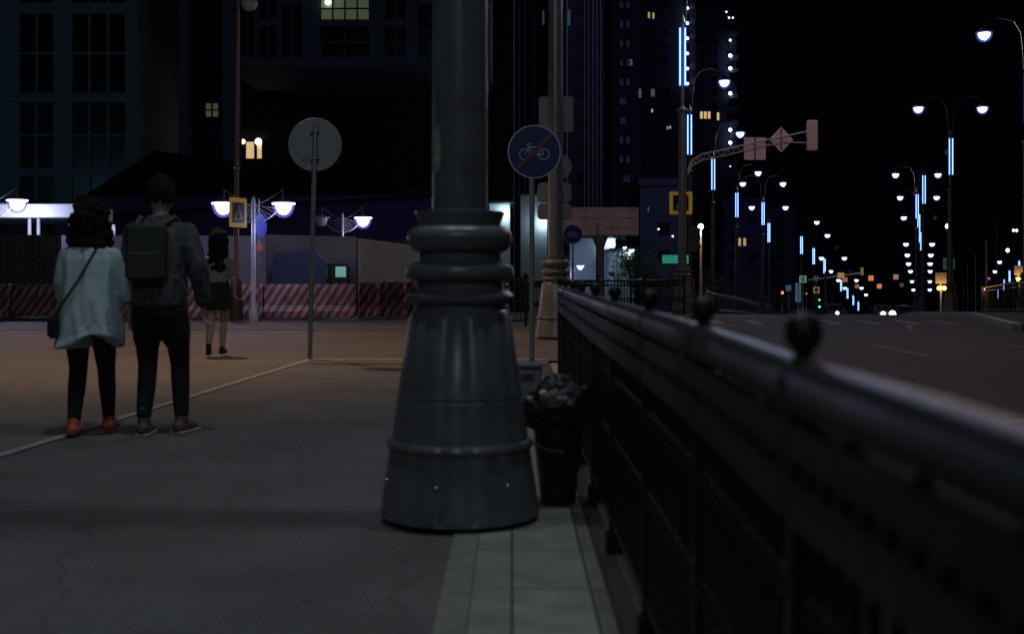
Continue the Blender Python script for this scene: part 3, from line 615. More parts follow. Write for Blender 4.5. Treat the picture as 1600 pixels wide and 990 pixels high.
for i, (dx, dy, dz, r, c) in enumerate([(-.075, -.10, .555, .02, (.5, .5, .45)), (.12, -.07, .57, .022, (.4, .13, .12)), (-.14, -.08, .525, .02, (.22, .22, .25)), (.0, -.13, .53, .018, (.2, .2, .24))]):
    tag(blob('crumpled_wrapper', (bx + dx, by + dy, dz), r, 40 + i, mat('wrapper' + str(i), c, .35), None), ['pale crumpled paper on the heaped bin', 'reddish wrapper on top of the bin by the railing', 'grey wrapper on the lamp side of the bin', 'grey wrapper at the front of the bin'][i], 'wrapper', 'wrappers on the bin')

# ------------------------------------------------------------------ double plaza lamps
M_lpost = mat('lamp_paint_pale', (.34, .35, .42), .35)
G_vio = glow('lamp_glass_violet', (.80, .78, 1), 5); G_vio2 = glow('lamp_rim_violet', (.20, .15, 1.0), 1.6)
G_halo = halo_mat('halo_shell', (.22, .16, 1), .42, .9)  # violet glare halo of the plaza lamps, built as a glowing shell
def double_lamp(x, y, zh, label, lit=(1, 1), rz=0, power=60, s=1.0):
    t = empty('double_lamp', (x, y, g(y)), label, 'street lamp', 'double lamps with fan brackets', rz); H = zh - g(y)
    MB().lathe((0, 0, 0), [(.11, 0), (.1, .25), (.055, .32), (.048, H + .12), (.02, H + .2)], 14).build('pole', M_lpost, t, True)
    for sd, on in zip((-1, 1), lit):
        rib = MB(); c0 = Vector((0, 0, H - .42)); arc = []
        for k in range(9):
            u = k / 8; arc.append(Vector((sd * (.02 + .66 * u * s), 0, H - .42 + .0 + .42 * (u ** 2.2))))
        rib.tube(arc, .014, 6)
        for k in range(1, 8): rib.tube([Vector((sd * .03, 0, H + .06 - .05 * (k % 2))), arc[k]], .006, 4)
        rib.tube([Vector((0, 0, H - .05)), Vector((sd * .33, 0, H + .12)), Vector((sd * .7 * s, 0, H + .36))], .009, 5); rib.tube([Vector((sd * .7 * s, 0, H + .02)), Vector((sd * .7 * s, 0, H + .40))], .008, 5)
        a = rib.build('fan_bracket', M_lpost, t, True)
        hd = MB().lathe((sd * .72 * s, 0, H), [(.27, .035), (.26, .06), (.16, .10), (.03, .13)], 20).build('lamp_head', M_lpost, t, True)
        MB().torus((sd * .72 * s, 0, H + .03), .262, .02, 28, 6).build('rim', G_vio if on else M_headoff, hd, True)
        MB().lathe((sd * .72 * s, 0, H), [(.01, -.24), (.09, -.22), (.15, -.16), (.19, -.07), (.215, .032)], 20).build('lamp_glass', G_vio if on else M_headoff, hd, True)
        if on: MB().lathe((sd * .72 * s, 0, H), [(.01, -.31), (.12, -.285), (.2, -.21), (.25, -.1), (.27, -.0), (.272, .03)], 24).build('halo_shell', G_halo, hd, True)
        if on and power:
            q = Matrix.Rotation(rz, 3, 'Z') @ Vector((sd * .72 * s, 0, 0)); lamp_light('plaza_light', (x + q.x, y + q.y - .02, zh - .40), power, VIOLET, .12)
    return t
double_lamp(px_x(396, 29.3), 29.3, W(0, 320, 29.3).z, 'double lamp with both violet-white heads lit, in front of the striped barriers', rz=R(3), power=34)
double_lamp(px_x(535, 38), 38, W(0, 342, 38).z, 'double lamp with only its right head lit, behind the hoarding', lit=(0, 1), power=40, s=.9)
double_lamp(px_x(632, 50), 50, W(0, 370, 50).z, 'double lamp half hidden behind the big lamp base', lit=(1, 0), power=70, s=.95)
double_lamp(px_x(-15, 32.6), 32.6, W(0, 315, 32.6).z, 'double lamp at the left edge in front of the flat canopy', lit=(0, 1), power=110)
double_lamp(px_x(892, 88), 88, W(0, 416, 88).z, 'small distant double lamp left of the brown board post', power=45, s=.95)
double_lamp(px_x(948, 95), 95, W(0, 438, 95).z, 'small distant double lamp seen end-on right of the board post', rz=R(80), power=45)
double_lamp(px_x(990, 96), 96, W(0, 434, 96).z, 'small distant double lamp in front of the green tree', lit=(0, 1), power=45, s=.9)
double_lamp(px_x(966, 80), 80, W(0, 427, 80).z, 'small unlit double lamp between the board post and the tree', lit=(0, 0), power=0, s=.6)
# slim post with a small unlit lamp
t = empty('slim_lamp_post', (px_x(369, 28), 28, 0), 'slim tall post with a thick dark foot behind the lone walker', 'street lamp')
MB().lathe((0, 0, 0), [(.16, 0), (.16, .5), (.13, .52), (.14, .9), (.1, 1.0), (.055, 1.1)], 16).build('foot', mat('dark_iron', (.02, .02, .022), .5), t, True)
M_rp = mat('post_reddish', (.16, .1, .08), .5)
MB().tube([(0, 0, 1.05), (.02, 0, 4.2), (.05, 0, 8.2)], [.06, .05, .04], 12).build('pole', M_rp, t, True)
for z in (3.5, 4.2): MB().lathe((.02, 0, z), [(.05, 0), (.09, .02), (.05, .05)], 12).build('collar', M_rp, t, True)
hd = MB().lathe((.3, 0, 7.35), [(.06, -.22), (.16, -.16), (.2, -.02), (.1, .06), (.02, .12)], 16).build('lamp_head', M_headoff, t, True)
MB().tube([(.04, 0, 7.75), (.2, 0, 7.7), (.3, 0, 7.45)], .02, 6).build('arm', M_rp, t, True)

# ------------------------------------------------------------------ barriers and hoardings
M_str = stripes('barrier_stripes', (.22, .045, .045), (.34, .28, .29), 5.6, 32, noise=.3)
def barrier(px0, px1, Y, label, h=.83, rz=0, fold=0):
    x0, x1 = px_x(px0, Y), px_x(px1, Y); w_ = x1 - x0
    t = empty('striped_barrier', ((x0 + x1) / 2, Y, 0), label, 'barrier', 'red and white striped barriers', rz)
    n = 22; mb = MB(); vs = []; rnd = random.Random(px0)
    prof = [(.22, .02), (.22, .16), (.13, .30), (.09, h - .1), (.07, h), (-.07, h), (-.09, h - .1), (-.13, .30), (-.22, .16), (-.22, .02)]
    for i in range(n + 1):
        u = -w_ / 2 + w_ * i / n; e = .03 if i in (0, n) else 0
        wv = fold * math.sin(i * 1.7 + px0) + rnd.uniform(-1, 1) * .008
        for d, z in prof: vs.append((u, d * (1 - e * 6) + wv * (.3 + z), z - (e if z > .5 else 0) + fold * .4 * math.sin(i * .9) * (z > .5)))
    m_ = len(prof); fs = [(i * m_ + k, i * m_ + (k + 1) % m_, (i + 1) * m_ + (k + 1) % m_, (i + 1) * m_ + k) for i in range(n) for k in range(m_)] + [tuple(range(m_)), tuple(n * m_ + k for k in range(m_ - 1, -1, -1))]
    mb.add(vs, fs).build('shell', M_str, t)
    MB().lathe((0, 0, h - .003), [(.05, 0), (.05, .02), (.02, .022)], 12).build('filler_cap', M_ink, t)
    for s in (-1, 1): MB().box((s * (w_ / 2 - .1), 0, .012), (.12, .3, .024)).build('foot', M_ink, t)
bl = [(-60, 18), (20, 96), (98, 170), (172, 244), (246, 318), (320, 372), (376, 412), (414, 486), (490, 556)]
bn = ['striped barrier cut by the left frame edge', 'striped barrier left of the woman in teal', 'striped barrier behind the woman in teal', 'striped barrier behind the couple', 'striped barrier right behind the man with backpack',
      'striped barrier behind the lone walker', 'short striped barrier by the lit double lamp', 'striped barrier left of the round sign post', 'striped barrier right of the round sign post']
for (a, b), l in zip(bl, bn): barrier(a, b, 30.2, l)
for i, (a, b, rz, yy) in enumerate([(560, 592, -8, 30.5), (590, 614, 14, 31.0), (610, 634, -12, 31.6), (632, 656, 8, 32.2)]):
    barrier(a, b, yy, ['crumpled', 'slumped', 'sagging', 'creased'][i] + ' striped barrier ' + ['first of the loose ones right of the straight row', 'below the lit lamp streak on the hoarding', 'second from the big lamp base', 'partly hidden by the big lamp base'][i], rz=R(rz), fold=.07, h=.86)
M_h1 = stripes('corrugated_brown', (.06, .05, .05), (.095, .08, .08), 6, 0, noise=.2, width=.4)
M_h2 = mat('hoarding_grey', (.30, .30, .36), .6, var=.12, scale=1.5); M_h3 = mat('hoarding_beige', (.34, .26, .21), .6, var=.12, scale=1.5); M_hb = mat('tarp_blue', (.05, .06, .16), .5, var=.2, scale=2)
def panel_wall(pts, top, label, m, name='hoarding', pw=2.0):
    o_ = Vector((pts[0][0], pts[0][1], 0)); t = empty(name, o_, label, 'hoarding', 'site hoardings')
    for a, b in zip(pts, pts[1:]):
        A = Vector((*a, 0)); B = Vector((*b, 0)); d = B - A; n = max(1, round(d.length / pw)); ang = math.atan2(d.y, d.x)
        for k in range(n):
            c = A + d * ((k + .5) / n) - o_
            MB().box(c + Vector((0, 0, top / 2 + .03)), (d.length / n - .02, .04, top - .06), ang, .006).build('panel', m, t)
            q = A + d * (k / n) - o_
            MB().box(q + Vector((0, .05, top / 2)), (.06, .06, top), ang).build('post', M_pipe, t)
    return t
panel_wall([(px_x(-80, 32), 32), (px_x(96, 32), 32)], 2.1, 'brown corrugated hoarding at the left behind the barriers', M_h1)
panel_wall([(px_x(97, 33), 33), (px_x(340, 33.4), 33.4), (px_x(416, 33.6), 33.6)], 2.12, 'pale grey hoarding behind the lit double lamp', M_h2)
panel_wall([(px_x(416, 35), 35), (px_x(557, 37), 37)], 2.2, 'grey hoarding with blue tarpaulin right of the round sign post', M_h2)
panel_wall([(px_x(561, 33.4), 33.4), (px_x(610, 38), 38), (px_x(668, 45), 45)], 2.05, 'beige hoarding running back behind the crumpled barriers', M_h3)
# blue rounded tarp / tank
t = empty('blue_tarpaulin', (px_x(465, 34), 34, 0), 'blue rounded tarpaulin cover in front of the grey hoarding', 'tarpaulin')
P = [(-.72, 0), (.78, 0), (.78, 1.2), (.7, 1.5), (.5, 1.66), (.1, 1.72), (-.4, 1.7), (-.66, 1.64), (-.72, 1.4)]
MB().plate(P, 0, .5).build('cover', M_hb, t)
t = empty('site_box', (px_x(527, 35), 35, 0), 'small box with a pale teal screen left of the second double lamp', 'utility box')
MB().box((0, 0, .6), (.7, .3, 1.5), bev=.03).build('cabinet', M_postf, t); MB().box((.12, -.152, 1.13), (.3, .006, .3)).build('screen', glow('screen_pale', (.35, .75, .65), .35), t)
# little signs by the lit double lamp
p = W(405, 330, 29.6); t = empty('blue_sign', (p.x, 29.6, 0), 'blue sign seen edge-on with small red round plate under it', 'road sign')
MB().tube([(0, 0, 0), (0, 0, 2.9)], .02, 8).build('pole', M_pipe, t); MB().lathe((0, 0, 0), [(.30, 0), (.30, .012)], 28).build('sign_plate', mat('sign_blue2', (.03, .04, .2), .5), t)
q = [c for c in C.objects if c.parent == t][-1]; q.rotation_euler = (R(90), 0, R(72)); q.location = (.03, -.03, 2.25)
MB().plate([(.1 * math.cos(a * PI / 8) , 1.72 + .1 * math.sin(a * PI / 8)) for a in range(16)], -.04, .01).build('round_plate', mat('sign_dullred', (.4, .08, .08), .5), t)

# ------------------------------------------------------------------ canopy and pavilion at left
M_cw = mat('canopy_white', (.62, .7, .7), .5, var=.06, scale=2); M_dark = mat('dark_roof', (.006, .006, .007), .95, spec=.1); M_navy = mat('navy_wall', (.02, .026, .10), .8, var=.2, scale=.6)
t = empty('flat_canopy', (px_x(20, 33.5), 33.5, 0), 'white flat canopy lit by the lamp at the left edge', 'canopy')
a, b = px_x(-90, 33.5) - t.location.x, px_x(117, 33.5) - t.location.x
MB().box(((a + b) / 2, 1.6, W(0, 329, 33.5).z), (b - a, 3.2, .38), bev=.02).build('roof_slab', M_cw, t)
for px in (-70, 44, 58, 108): MB().tube([(px_x(px, 34) - t.location.x, .6, 0), (px_x(px, 34) - t.location.x, .6, 2.65)], .05, 8).build('column', M_cw, t)
MB().box((0, 3.1, 1.3), (b - a, .1, 2.5)).build('rear_wall', mat('dark_glass', (.01, .012, .018), .2), t)
t = empty('pavilion', (px_x(330, 46), 46, g(46)), 'dark navy low pavilion with black sloping roof behind the hoardings', 'building')
x0, x1 = px_x(118, 46) - t.location.x, px_x(690, 46) - t.location.x; hw = W(0, 305, 46).z - g(46); ht = W(0, 256, 50).z - g(46) + .3
MB().box(((x0 + x1) / 2, 4, hw / 2), (x1 - x0, 8, hw)).build('wall', M_navy, t)
xl = px_x(100, 46) - t.location.x
MB().add([(xl - .4, -.5, hw - .9), (x1 + .5, -.5, hw), (x1 + .5, 9, hw), (xl - .4, 9, hw - .9), (xl + 3.0, 1.5, ht), (x1 - 1, 3.5, hw + .5), (x1 - 1, 6, hw + .5), (xl + 3.0, 6, ht)],
         [(0, 1, 5, 4), (1, 2, 6, 5), (2, 3, 7, 6), (3, 0, 4, 7), (4, 5, 6, 7), (3, 2, 1, 0)]).build('roof', M_dark, t)

# ------------------------------------------------------------------ buildings at left
M_fac = mat('facade_teal', (.11, .16, .19), .8, var=.12, scale=.5); M_glass = mat('window_glass', (.004, .005, .007), .3, spec=.25)
G_w1 = glow('window_green', (.5, .62, .36), .08); G_w2 = glow('window_warm', (1, .70, .36), .62); G_w3 = glow('window_bulb', (1, .93, .8), 4)
def facade_window(parent, X0, Z0, X1, Z1, y, nx=2, nz=2, glass=None, frame=None, fw=.12):
    fm = MB(); w_ = X1 - X0; h_ = Z1 - Z0
    for k in range(nx + 1): fm.box((X0 + w_ * k / nx, y - .06, (Z0 + Z1) / 2), (fw, .14, h_ + fw))
    f = fm.build('window', frame or M_fac, parent)
    hm = MB()
    for k in range(nz + 1): hm.box(((X0 + X1) / 2, y - .058, Z0 + h_ * k / nz), (w_, .13, fw * .9))
    hm.build('glazing_bar', frame or M_fac, f)
    MB().box(((X0 + X1) / 2, y + .0, (Z0 + Z1) / 2), (w_, .02, h_)).build('pane', glass or M_glass, f)
YB = 62
t = empty('classical_building', (px_x(100, YB), YB, g(YB)), 'dark teal building with tall gridded windows at the left edge', 'building'); ox, oz = t.location.x, t.location.z
def LB(px, py, Y=YB): v = W(px, py, Y); return v.x - ox, v.z - oz
def wall_with_holes(parent, xa, xb, za, zb, y, holes, m, name='wall', depth=.5):
    """solid strips of wall around rectangular openings"""
    xs = sorted({xa, xb, *[h[0] for h in holes], *[h[2] for h in holes]}); zs = sorted({za, zb, *[h[1] for h in holes], *[h[3] for h in holes]})
    mb = MB()
    for z0, z1 in zip(zs, zs[1:]):
        run = None
        for x0, x1 in list(zip(xs, xs[1:])) + [(None, None)]:
            solid = x0 is not None and not any(h[0] - 1e-6 <= x0 and x1 <= h[2] + 1e-6 and h[1] - 1e-6 <= z0 and z1 <= h[3] + 1e-6 for h in holes)
            if solid: run = (run[0] if run else x0, x1)
            elif run: mb.box(((run[0] + run[1]) / 2, y + depth / 2, (z0 + z1) / 2), (run[1] - run[0], depth, z1 - z0)); run = None
    return mb.build(name, m, parent)
holes = []; 
cols_ = [(28, 84), (110, 196)]
rws = [(158, 264, 2), (20, 146, 2), (-140, 5, 2), (273, 345, 1)]
for (a, b) in cols_:
    for (r0, r1, nz) in rws:
        X0, Z1 = LB(a, r0); X1, Z0 = LB(b, r1); holes.append((X0, Z0, X1, Z1, 3 if b > 100 else 2, nz))
xa, _ = LB(-160, 0); xb, _ = LB(215, 0); _, zt = LB(0, -200)
for px in (-130, -60):
    for (r0, r1, nz) in rws: X0, Z1 = LB(px, r0); X1, Z0 = LB(px + 55, r1); holes.append((X0, Z0, X1, Z1, 2, nz))
wall_with_holes(t, xa, xb, 0, zt, 0, [h[:4] for h in holes], M_fac)
MB().box(((xa + xb) / 2, 5.5, zt / 2), (xb - xa, 9.9, zt)).build('rear_block', M_fac, t)
for h in holes: facade_window(t, *h[:4], .2, h[4], h[5])
for py in (150, 268): X, Z = LB(0, py); MB().box(((xa + xb) / 2, -.08, Z), (xb - xa, .18, .1)).build('cornice', M_fac, t)

t = empty('portal_building', (px_x(500, YB), YB + 1, g(YB)), 'dark navy building raised over a high black portal in the upper middle', 'building'); ox, oz = t.location.x, t.location.z
M_nav2 = mat('facade_navy', (.05, .07, .12), .8, var=.12, scale=.5); M_black = mat('black_recess', (.012, .012, .015), .95, spec=.1)
YP = YB + 1
def LP(px, py): v = W(px, py, YP); return v.x - ox, v.z - oz
xa, zb = LP(347, 104); xb, _ = LP(766, 0); _, zt = LP(0, -150)
hs = []
for (a, b, r0, r1, gl) in [(374, 398, 5, 90, 0), (404, 432, 40, 92, 0), (438, 472, 5, 90, 0), (500, 577, 40, 90, 0), (600, 634, 40, 90, 0), (652, 700, 5, 90, 0), (712, 756, 5, 90, 0), (500, 577, -60, 31, 1), (404, 432, -60, 30, 0), (600, 634, -60, 30, 0)]:
    X0, Z1 = LP(a, r0); X1, Z0 = LP(b, r1); hs.append((X0, Z0, X1, Z1, gl))
wall_with_holes(t, xa, xb, zb, zt, 0, [h[:4] for h in hs], M_nav2)
for h in hs:
    facade_window(t, *h[:4], .2, 4 if h[4] else 2, 5 if h[4] else 2, glass=G_w1 if h[4] else None, frame=M_black if h[4] else M_nav2, fw=.07)
q = LP(513, 4); MB().ball((q[0], -.1, q[1]), .16, 12, 8).build('bulb', G_w3, t)
MB().box(((xa + xb) / 2, 4.5, (zb + zt) / 2), (xb - xa, 8, zt - zb)).build('rear_block', M_nav2, t)
for (a, b) in ((347, 371), (278, 291)):
    X0, _ = LP(a, 0); X1, _ = LP(b, 0); MB().box(((X0 + X1) / 2, .6, zb / 2 if a > 300 else zt / 2), (X1 - X0, 1.0, zb if a > 300 else zt)).build('pillar', M_nav2, t)
X0, _ = LP(215, 0); X1, _ = LP(800, 0)
MB().box(((X0 + X1) / 2, 9.4, zt / 2), (X1 - X0, 1.0, zt)).build('recess_wall', M_black, t)
# lit windows in the recess: own depth 8.8 m further back
YR = YP + 8.85
def LR(px, py): v = W(px, py, YR); return v.x - ox, v.z - oz
X0, Z1 = LR(321, 161); X1, Z0 = LR(343, 184); facade_window(t, X0, Z0, X1, Z1, 8.8, 2, 2, G_w1, M_black, .08)
for a, b, mm in ((384, 399, G_w2), (401, 411, G_w2), (353, 362, mat('win_dim', (.03, .03, .04), .4)), (377, 382, mat('win_dim', (.03, .03, .04), .4))):
    X0, Z1 = LR(a, 221); X1, Z0 = LR(b, 249); facade_window(t, X0, Z0, X1, Z1, 8.8, 1, 1, mm, M_black, .08)
for px in (357, 381, 405): X, Z = LR(px, 222); MB().ball((X, 8.6, Z), .14 if px < 400 else .2, 10, 8).build('bulb', G_w3, t)

# ------------------------------------------------------------------ white pavilions, middle distance
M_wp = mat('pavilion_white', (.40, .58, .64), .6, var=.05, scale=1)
def shop(px0, px1, py_top, Y, label, lights, depth=6, m=M_wp, door=None, name='shop_pavilion', power=30):
    x0, x1 = px_x(px0, Y), px_x(px1, Y); t = empty(name, ((x0 + x1) / 2, Y, g(Y)), label, 'building', 'white shop pavilions'); H = W(0, py_top, Y).z - g(Y); w_ = x1 - x0
    MB().box((0, depth / 2, H / 2), (w_, depth, H), bev=.02).build('wall', m, t); MB().box((0, depth / 2 - .2, H + .1), (w_ + .4, depth + .4, .18), bev=.02).build('roof', M_postf, t)
    if door: MB().box((px_x(door, Y) - t.location.x, -.02, 1.2), (.9, .06, 2.4)).build('door', M_glass, t)
    for lx, ly in lights:
        v = W(lx, ly, Y - .5); h = MB().box((v.x - t.location.x, -.5, v.z - g(Y)), (.32, .16, .1), bev=.02).build('wall_lamp', G_head, t)
        lamp_light('wall_light', (v.x, Y - .42, v.z - .12), power, COOL, .08)
    return t
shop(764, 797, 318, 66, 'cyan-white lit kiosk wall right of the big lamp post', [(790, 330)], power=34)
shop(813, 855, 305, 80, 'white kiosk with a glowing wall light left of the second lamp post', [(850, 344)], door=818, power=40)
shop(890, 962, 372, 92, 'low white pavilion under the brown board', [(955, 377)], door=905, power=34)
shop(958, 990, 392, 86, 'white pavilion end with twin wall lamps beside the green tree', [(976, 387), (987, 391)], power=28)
# curtain wall and towers behind
def tower(px0, px1, py_top, Y, label, storey, m, depth=20, bal=None, lit=(), dots=(), strips=(), rim=None, name='apartment_tower'):
    x0, x1 = px_x(px0, Y), px_x(px1, Y); t = empty(name, ((x0 + x1) / 2, Y, g(Y)), label, 'building', 'tower blocks'); ox, oz = t.location.x, t.location.z
    H = W(0, py_top, Y).z - oz; w_ = x1 - x0
    MB().box((0, depth / 2, H / 2), (w_, depth, H)).build('wall', m, t)
    MB().box((0, depth / 2, H + .4), (w_ + .4, depth + .4, .8)).build('parapet', m, t)
    fl = mat('slab_edge', (.30, .33, .42), .8)
    n = int(H / storey)
    dm = MB(); wn = int(w_ / 3.2)
    for f in range(1, n):
        for k in range(wn):
            if random.random() < .85: dm.box((-w_ / 2 + (k + .5) * w_ / wn, .01, f * storey + 1.5), (1.3, .08, 1.4))
    if wn: dm.build('dark_windows', M_tglass, t)['kind'] = 'stuff'
    if bal:
        for px in bal:
            X = px_x(px, Y) - ox
            for f in range(2, n):
                if random.random() < .82:
                    b = MB().box((X, -.6, f * storey), (1.0, 1.2, .12)).box((X, -1.15, f * storey + .5), (1.0, .06, 1.0)).box((X + .48, -.6, f * storey + .5), (.05, 1.1, 1.0)).build('balcony', rim or fl, t)
    for px, py, pw, ph, mm in lit:
        v = W(px, py, Y); MB().box((v.x - ox, -.03, v.z - oz), (pw * Y / F, .1, ph * Y / F)).build('lit_window', mm, t)
    for px, py, s in dots:
        v = W(px, py, Y - 1.5); MB().ball((v.x - ox, -1.5, v.z - oz), s * Y / F / 2, 8, 6).build('balcony_light', glow('light_iceblue', (.62, .75, 1), 3), t)
    for px, pw in strips:
        X = px_x(px, Y) - ox; MB().box((X, -.12, H / 2), (pw * Y / F, .3, H)).build('mullion', rim or fl, t)
    return t
M_tglass = mat('tower_window', (.012, .012, .02), .6, spec=.2)
M_tw = mat('tower_navy', (.085, .085, .16), .85, var=.12, scale=.1); M_tw2 = mat('tower_dark', (.035, .035, .06), .9); M_rim = mat('balcony_pale', (.30, .31, .36), .7)
G_dim = glow('window_dimwarm', (1, .72, .4), .35); G_dim2 = glow('window_dimpale', (.5, .55, .5), .10); G_orange = glow('window_orange', (1, .4, .12), 1.0)
tower(797, 860, -150, 150, 'dark slab tower with bluish vertical fins right of the big lamp post', 3.2, M_tw2, strips=((803, 2), (812, 2), (820, 3), (835, 2), (856, 2)), lit=((889 - 40, 28, 3, 22, glow('win_teal', (.05, .16, .22), .25)),), name='office_tower')
tower(876, 944, -150, 140, 'dark glass tower with a pale steel grid behind the brown board', 3.2, M_tw2, strips=((886, 2), (913, 1), (919, 1), (926, 1), (932, 1), (938, 1)), lit=((889, 28, 4, 24, glow('win_teal', (.05, .16, .22), .25)),), name='office_tower')
tower(956, 1002, -150, 190, 'narrow dark tower with a column of pale balconies, left of the blue lit tower', 3.0, M_tw2, bal=(972, 978), rim=M_rim, lit=((985, 98, 6, 10, G_dim2), (1000, 146, 4, 14, G_dim2)))
tower(990, 1088, -150, 248, 'tall navy tower with ice-blue balcony lights behind the truss arm post', 3.0, M_tw, bal=(1081,), rim=M_rim,
      lit=((1014, 24, 3, 9, G_dim), (1021, 25, 3, 9, G_dim), (1020, 145, 6, 12, G_dim2), (1019, 173, 2, 5, G_w2), (1043, 200, 2, 5, G_dim), (1047, 199, 3, 4, G_dim)),
      dots=[(1074, 13 + 23.6 * k, 5) for k in range(6)])
tower(1084, 1151, 15, 285, 'navy tower with warm triple window, right of the blue lit tower', 3.0, M_tw, bal=(1143, 1149), rim=M_rim,
      lit=((1096, 180, 4, 11, G_w2), (1102, 180, 4, 11, G_w2), (1108, 180, 4, 11, G_w2), (1122, 182, 3.5, 12, G_w2), (1139, 28, 2, 2, G_w3), (1145, 28, 2, 2, G_w3), (1135, 19, 2, 2, G_w3)),
      dots=((1141, 63, 4), (1141, 87, 6), (1141, 107, 6), (1141, 146, 6), (1141, 203, 6), (1141, 223, 6), (1141, 260, 2)))
tower(1000, 1075, 290, 130, 'lower dark block behind the crossing sign', 3.0, M_tw, depth=14, lit=((1013, 327, 2, 7, G_dim2), (1029, 358, 2, 2, G_w3), (1051, 369, 2, 2, G_w3)), name='apartment_block')
tower(1130, 1192, 318, 200, 'dark mid-rise block with a pair of warm windows behind the roadside lamps', 3.0, M_tw, depth=14, lit=((1155.5, 378, 4, 12, G_dim), (1163.5, 378, 4, 12, G_dim)), name='apartment_block')
tower(1194, 1242, 330, 230, 'dark mid-rise block right of the warm window block', 3.0, M_tw, depth=14, name='apartment_block')
# added fill lights without fixtures, to bring out the facades and towers
lamp_light('facade_fill', (-27, 44, 6), 260, (.3, .75, 1), .6)
lamp_light('facade_fill', (-5, 50, 14), 30, (.3, .5, 1), .6)
lamp_light('tower_fill', (32, 150, 25), 2200, (.25, .30, 1), 2)
lamp_light('tower_fill', (12, 100, 22), 700, (.35, .4, 1), 2)
lamp_light('tower_fill', (24, 105, 40), 4500, (.6, .65, 1), 2)

# ------------------------------------------------------------------ tree by the pavilions
M_leaf = mat('leaf_green', (.06, .10, .03), .7, var=.4, scale=3); M_bark = mat('bark', (.08, .06, .045), .9, var=.3, scale=8)
def tree(x, y, h, r, label, n=1500, seed=1):
    rnd = random.Random(seed); t = empty('tree', (x, y, g(y)), label, 'tree', 'trees by the pavilions')
    tk = MB(); tk.tube([(0, 0, 0), (.05, 0, h * .3), (-.03, .02, h * .6), (0, 0, h * .85)], [.12, .09, .06, .02], 8)
    cl = []
    for k in range(13):
        a = rnd.uniform(0, 2 * PI); q = Vector((math.cos(a) * r * rnd.uniform(.3, .85), math.sin(a) * r * rnd.uniform(.3, .85), h * rnd.uniform(.45, .95)))
        tk.tube([(0, 0, q.z * .55), q * .6 + Vector((0, 0, q.z * .3)), q], [.05, .03, .01], 5); cl.append((q, r * rnd.uniform(.25, .5)))
    tk.build('trunk', M_bark, t, True)
    lf = MB()
    for k in range(n):
        q, rr = rnd.choice(cl); d = Vector([rnd.gauss(0, .5) for _ in range(3)]) * rr; p = q + d; s = rnd.uniform(.05, .12)
        u = Vector([rnd.uniform(-1, 1) for _ in range(3)]).normalized(); v = u.orthogonal().normalized()
        lf.add([p - u * s, p + v * s * .5, p + u * s, p - v * s * .5], [(0, 1, 2, 3)])
    lf.build('crown', M_leaf, t)
tree(px_x(985, 82), 82, W(0, 398, 82).z - g(82) + .4, 1.7, 'small leafy tree lit green beside the white pavilion', 2400, 3)
tree(px_x(1022, 90), 90, 3.8, 1.8, 'dark bushy tree left of the teal panel', 1500, 5)
tree(px_x(1125, 120), 120, 5.5, 2.6, 'dark tree behind the globe lamp', 1200, 8)
tree(px_x(1168, 125), 125, 5.0, 2.4, 'dark tree behind the thin pale railing', 1200, 9)

# ------------------------------------------------------------------ far signs and signals
def small_sign(name, px, py, Y, wpx, hpx, m, label, pole=True, face=None, round_=False, px_pole=None, group='small far road signs', faceglow=None):
    v = W(px, py, Y); t = empty(name, (v.x, Y, g(Y)), label, 'road sign', group); z = v.z - g(Y); w_, h_ = wpx * Y / F, hpx * Y / F
    if round_: disc(0, -.03, z, w_ / 2, .02, 'sign_plate', m, t, 20)
    else: MB().plate(rplate(0, z, w_, h_, min(w_, h_) * .1), -.03, .02).build('sign_plate', m, t)
    if face: MB().plate(rplate(0, z, w_ * .66, h_ * .66, .01), -.04, .008).build('sign_face', face, t)
    if pole: MB().tube([(0, 0, min(0, z - 3)), (0, 0, z + h_ / 2)], .05, 6).build('pole', M_pipe, t)
    return t
G_sb = glow('sign_glow_blue', (.04, .16, .28), .5); G_sy = glow('sign_glow_yellow', (.45, .36, .04), .45); G_sg = glow('sign_glow_green', (.25, .45, .08), .5); G_so = glow('sign_glow_orange', (1, .32, .12), .6)  # these sign plates emit in place of the light they would reflect
G_sp = glow('sign_glow_pink', (.75, .42, .42), .35); G_sdim = glow('sign_glow_dim', (.2, .13, .14), .3)
small_sign('crossing_sign_far', 1254.5, 436, 104, 11, 11, G_sg, 'green-edged blue square sign on a thin far post', face=G_sb)
small_sign('bus_stop_sign', 1232, 450, 100, 8, 9, G_sb, 'pale blue square sign near the red traffic light')
small_sign('warning_sign', 1275.5, 453, 108, 9, 10, G_sy, 'small yellow square sign left of the green signals', face=M_dback)
small_sign('round_sign', 1275, 435, 108.5, 9, 9, M_pink, 'pale round sign back on the post above the yellow sign', round_=True)
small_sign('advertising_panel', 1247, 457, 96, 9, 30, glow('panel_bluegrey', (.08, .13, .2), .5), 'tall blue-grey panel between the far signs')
p = W(1222, 463, 98); traffic_light(p.x, 98, p.z, 'distant traffic light shining red beside the pale railing', 'red', s=1.05); 
MB().tube([(0, 0, -.4), (0, 0, g(98) - p.z)], .06, 8).build('pole', M_pipe, [o for o in C.objects if o.get('label') == 'distant traffic light shining red beside the pale railing'][0])
p = W(1260, 461, 110); tl = traffic_light(p.x, 110, p.z, 'tiny distant traffic light glowing red left of the yellow sign', 'red', s=.5); MB().tube([(0, 0, -.2), (0, 0, g(110) - p.z)], .05, 6).build('pole', M_pipe, tl)
for i, py in enumerate((465, 475)):
    p = W(1280, py, 112); tl = traffic_light(p.x, 112, p.z, ['upper', 'lower'][i] + ' distant traffic light glowing green under the yellow sign', 'green', s=.85 if i else .7); 
    if i: MB().tube([(0, .1, .5), (0, .1, g(112) - p.z)], .05, 6).build('pole', M_pipe, tl)
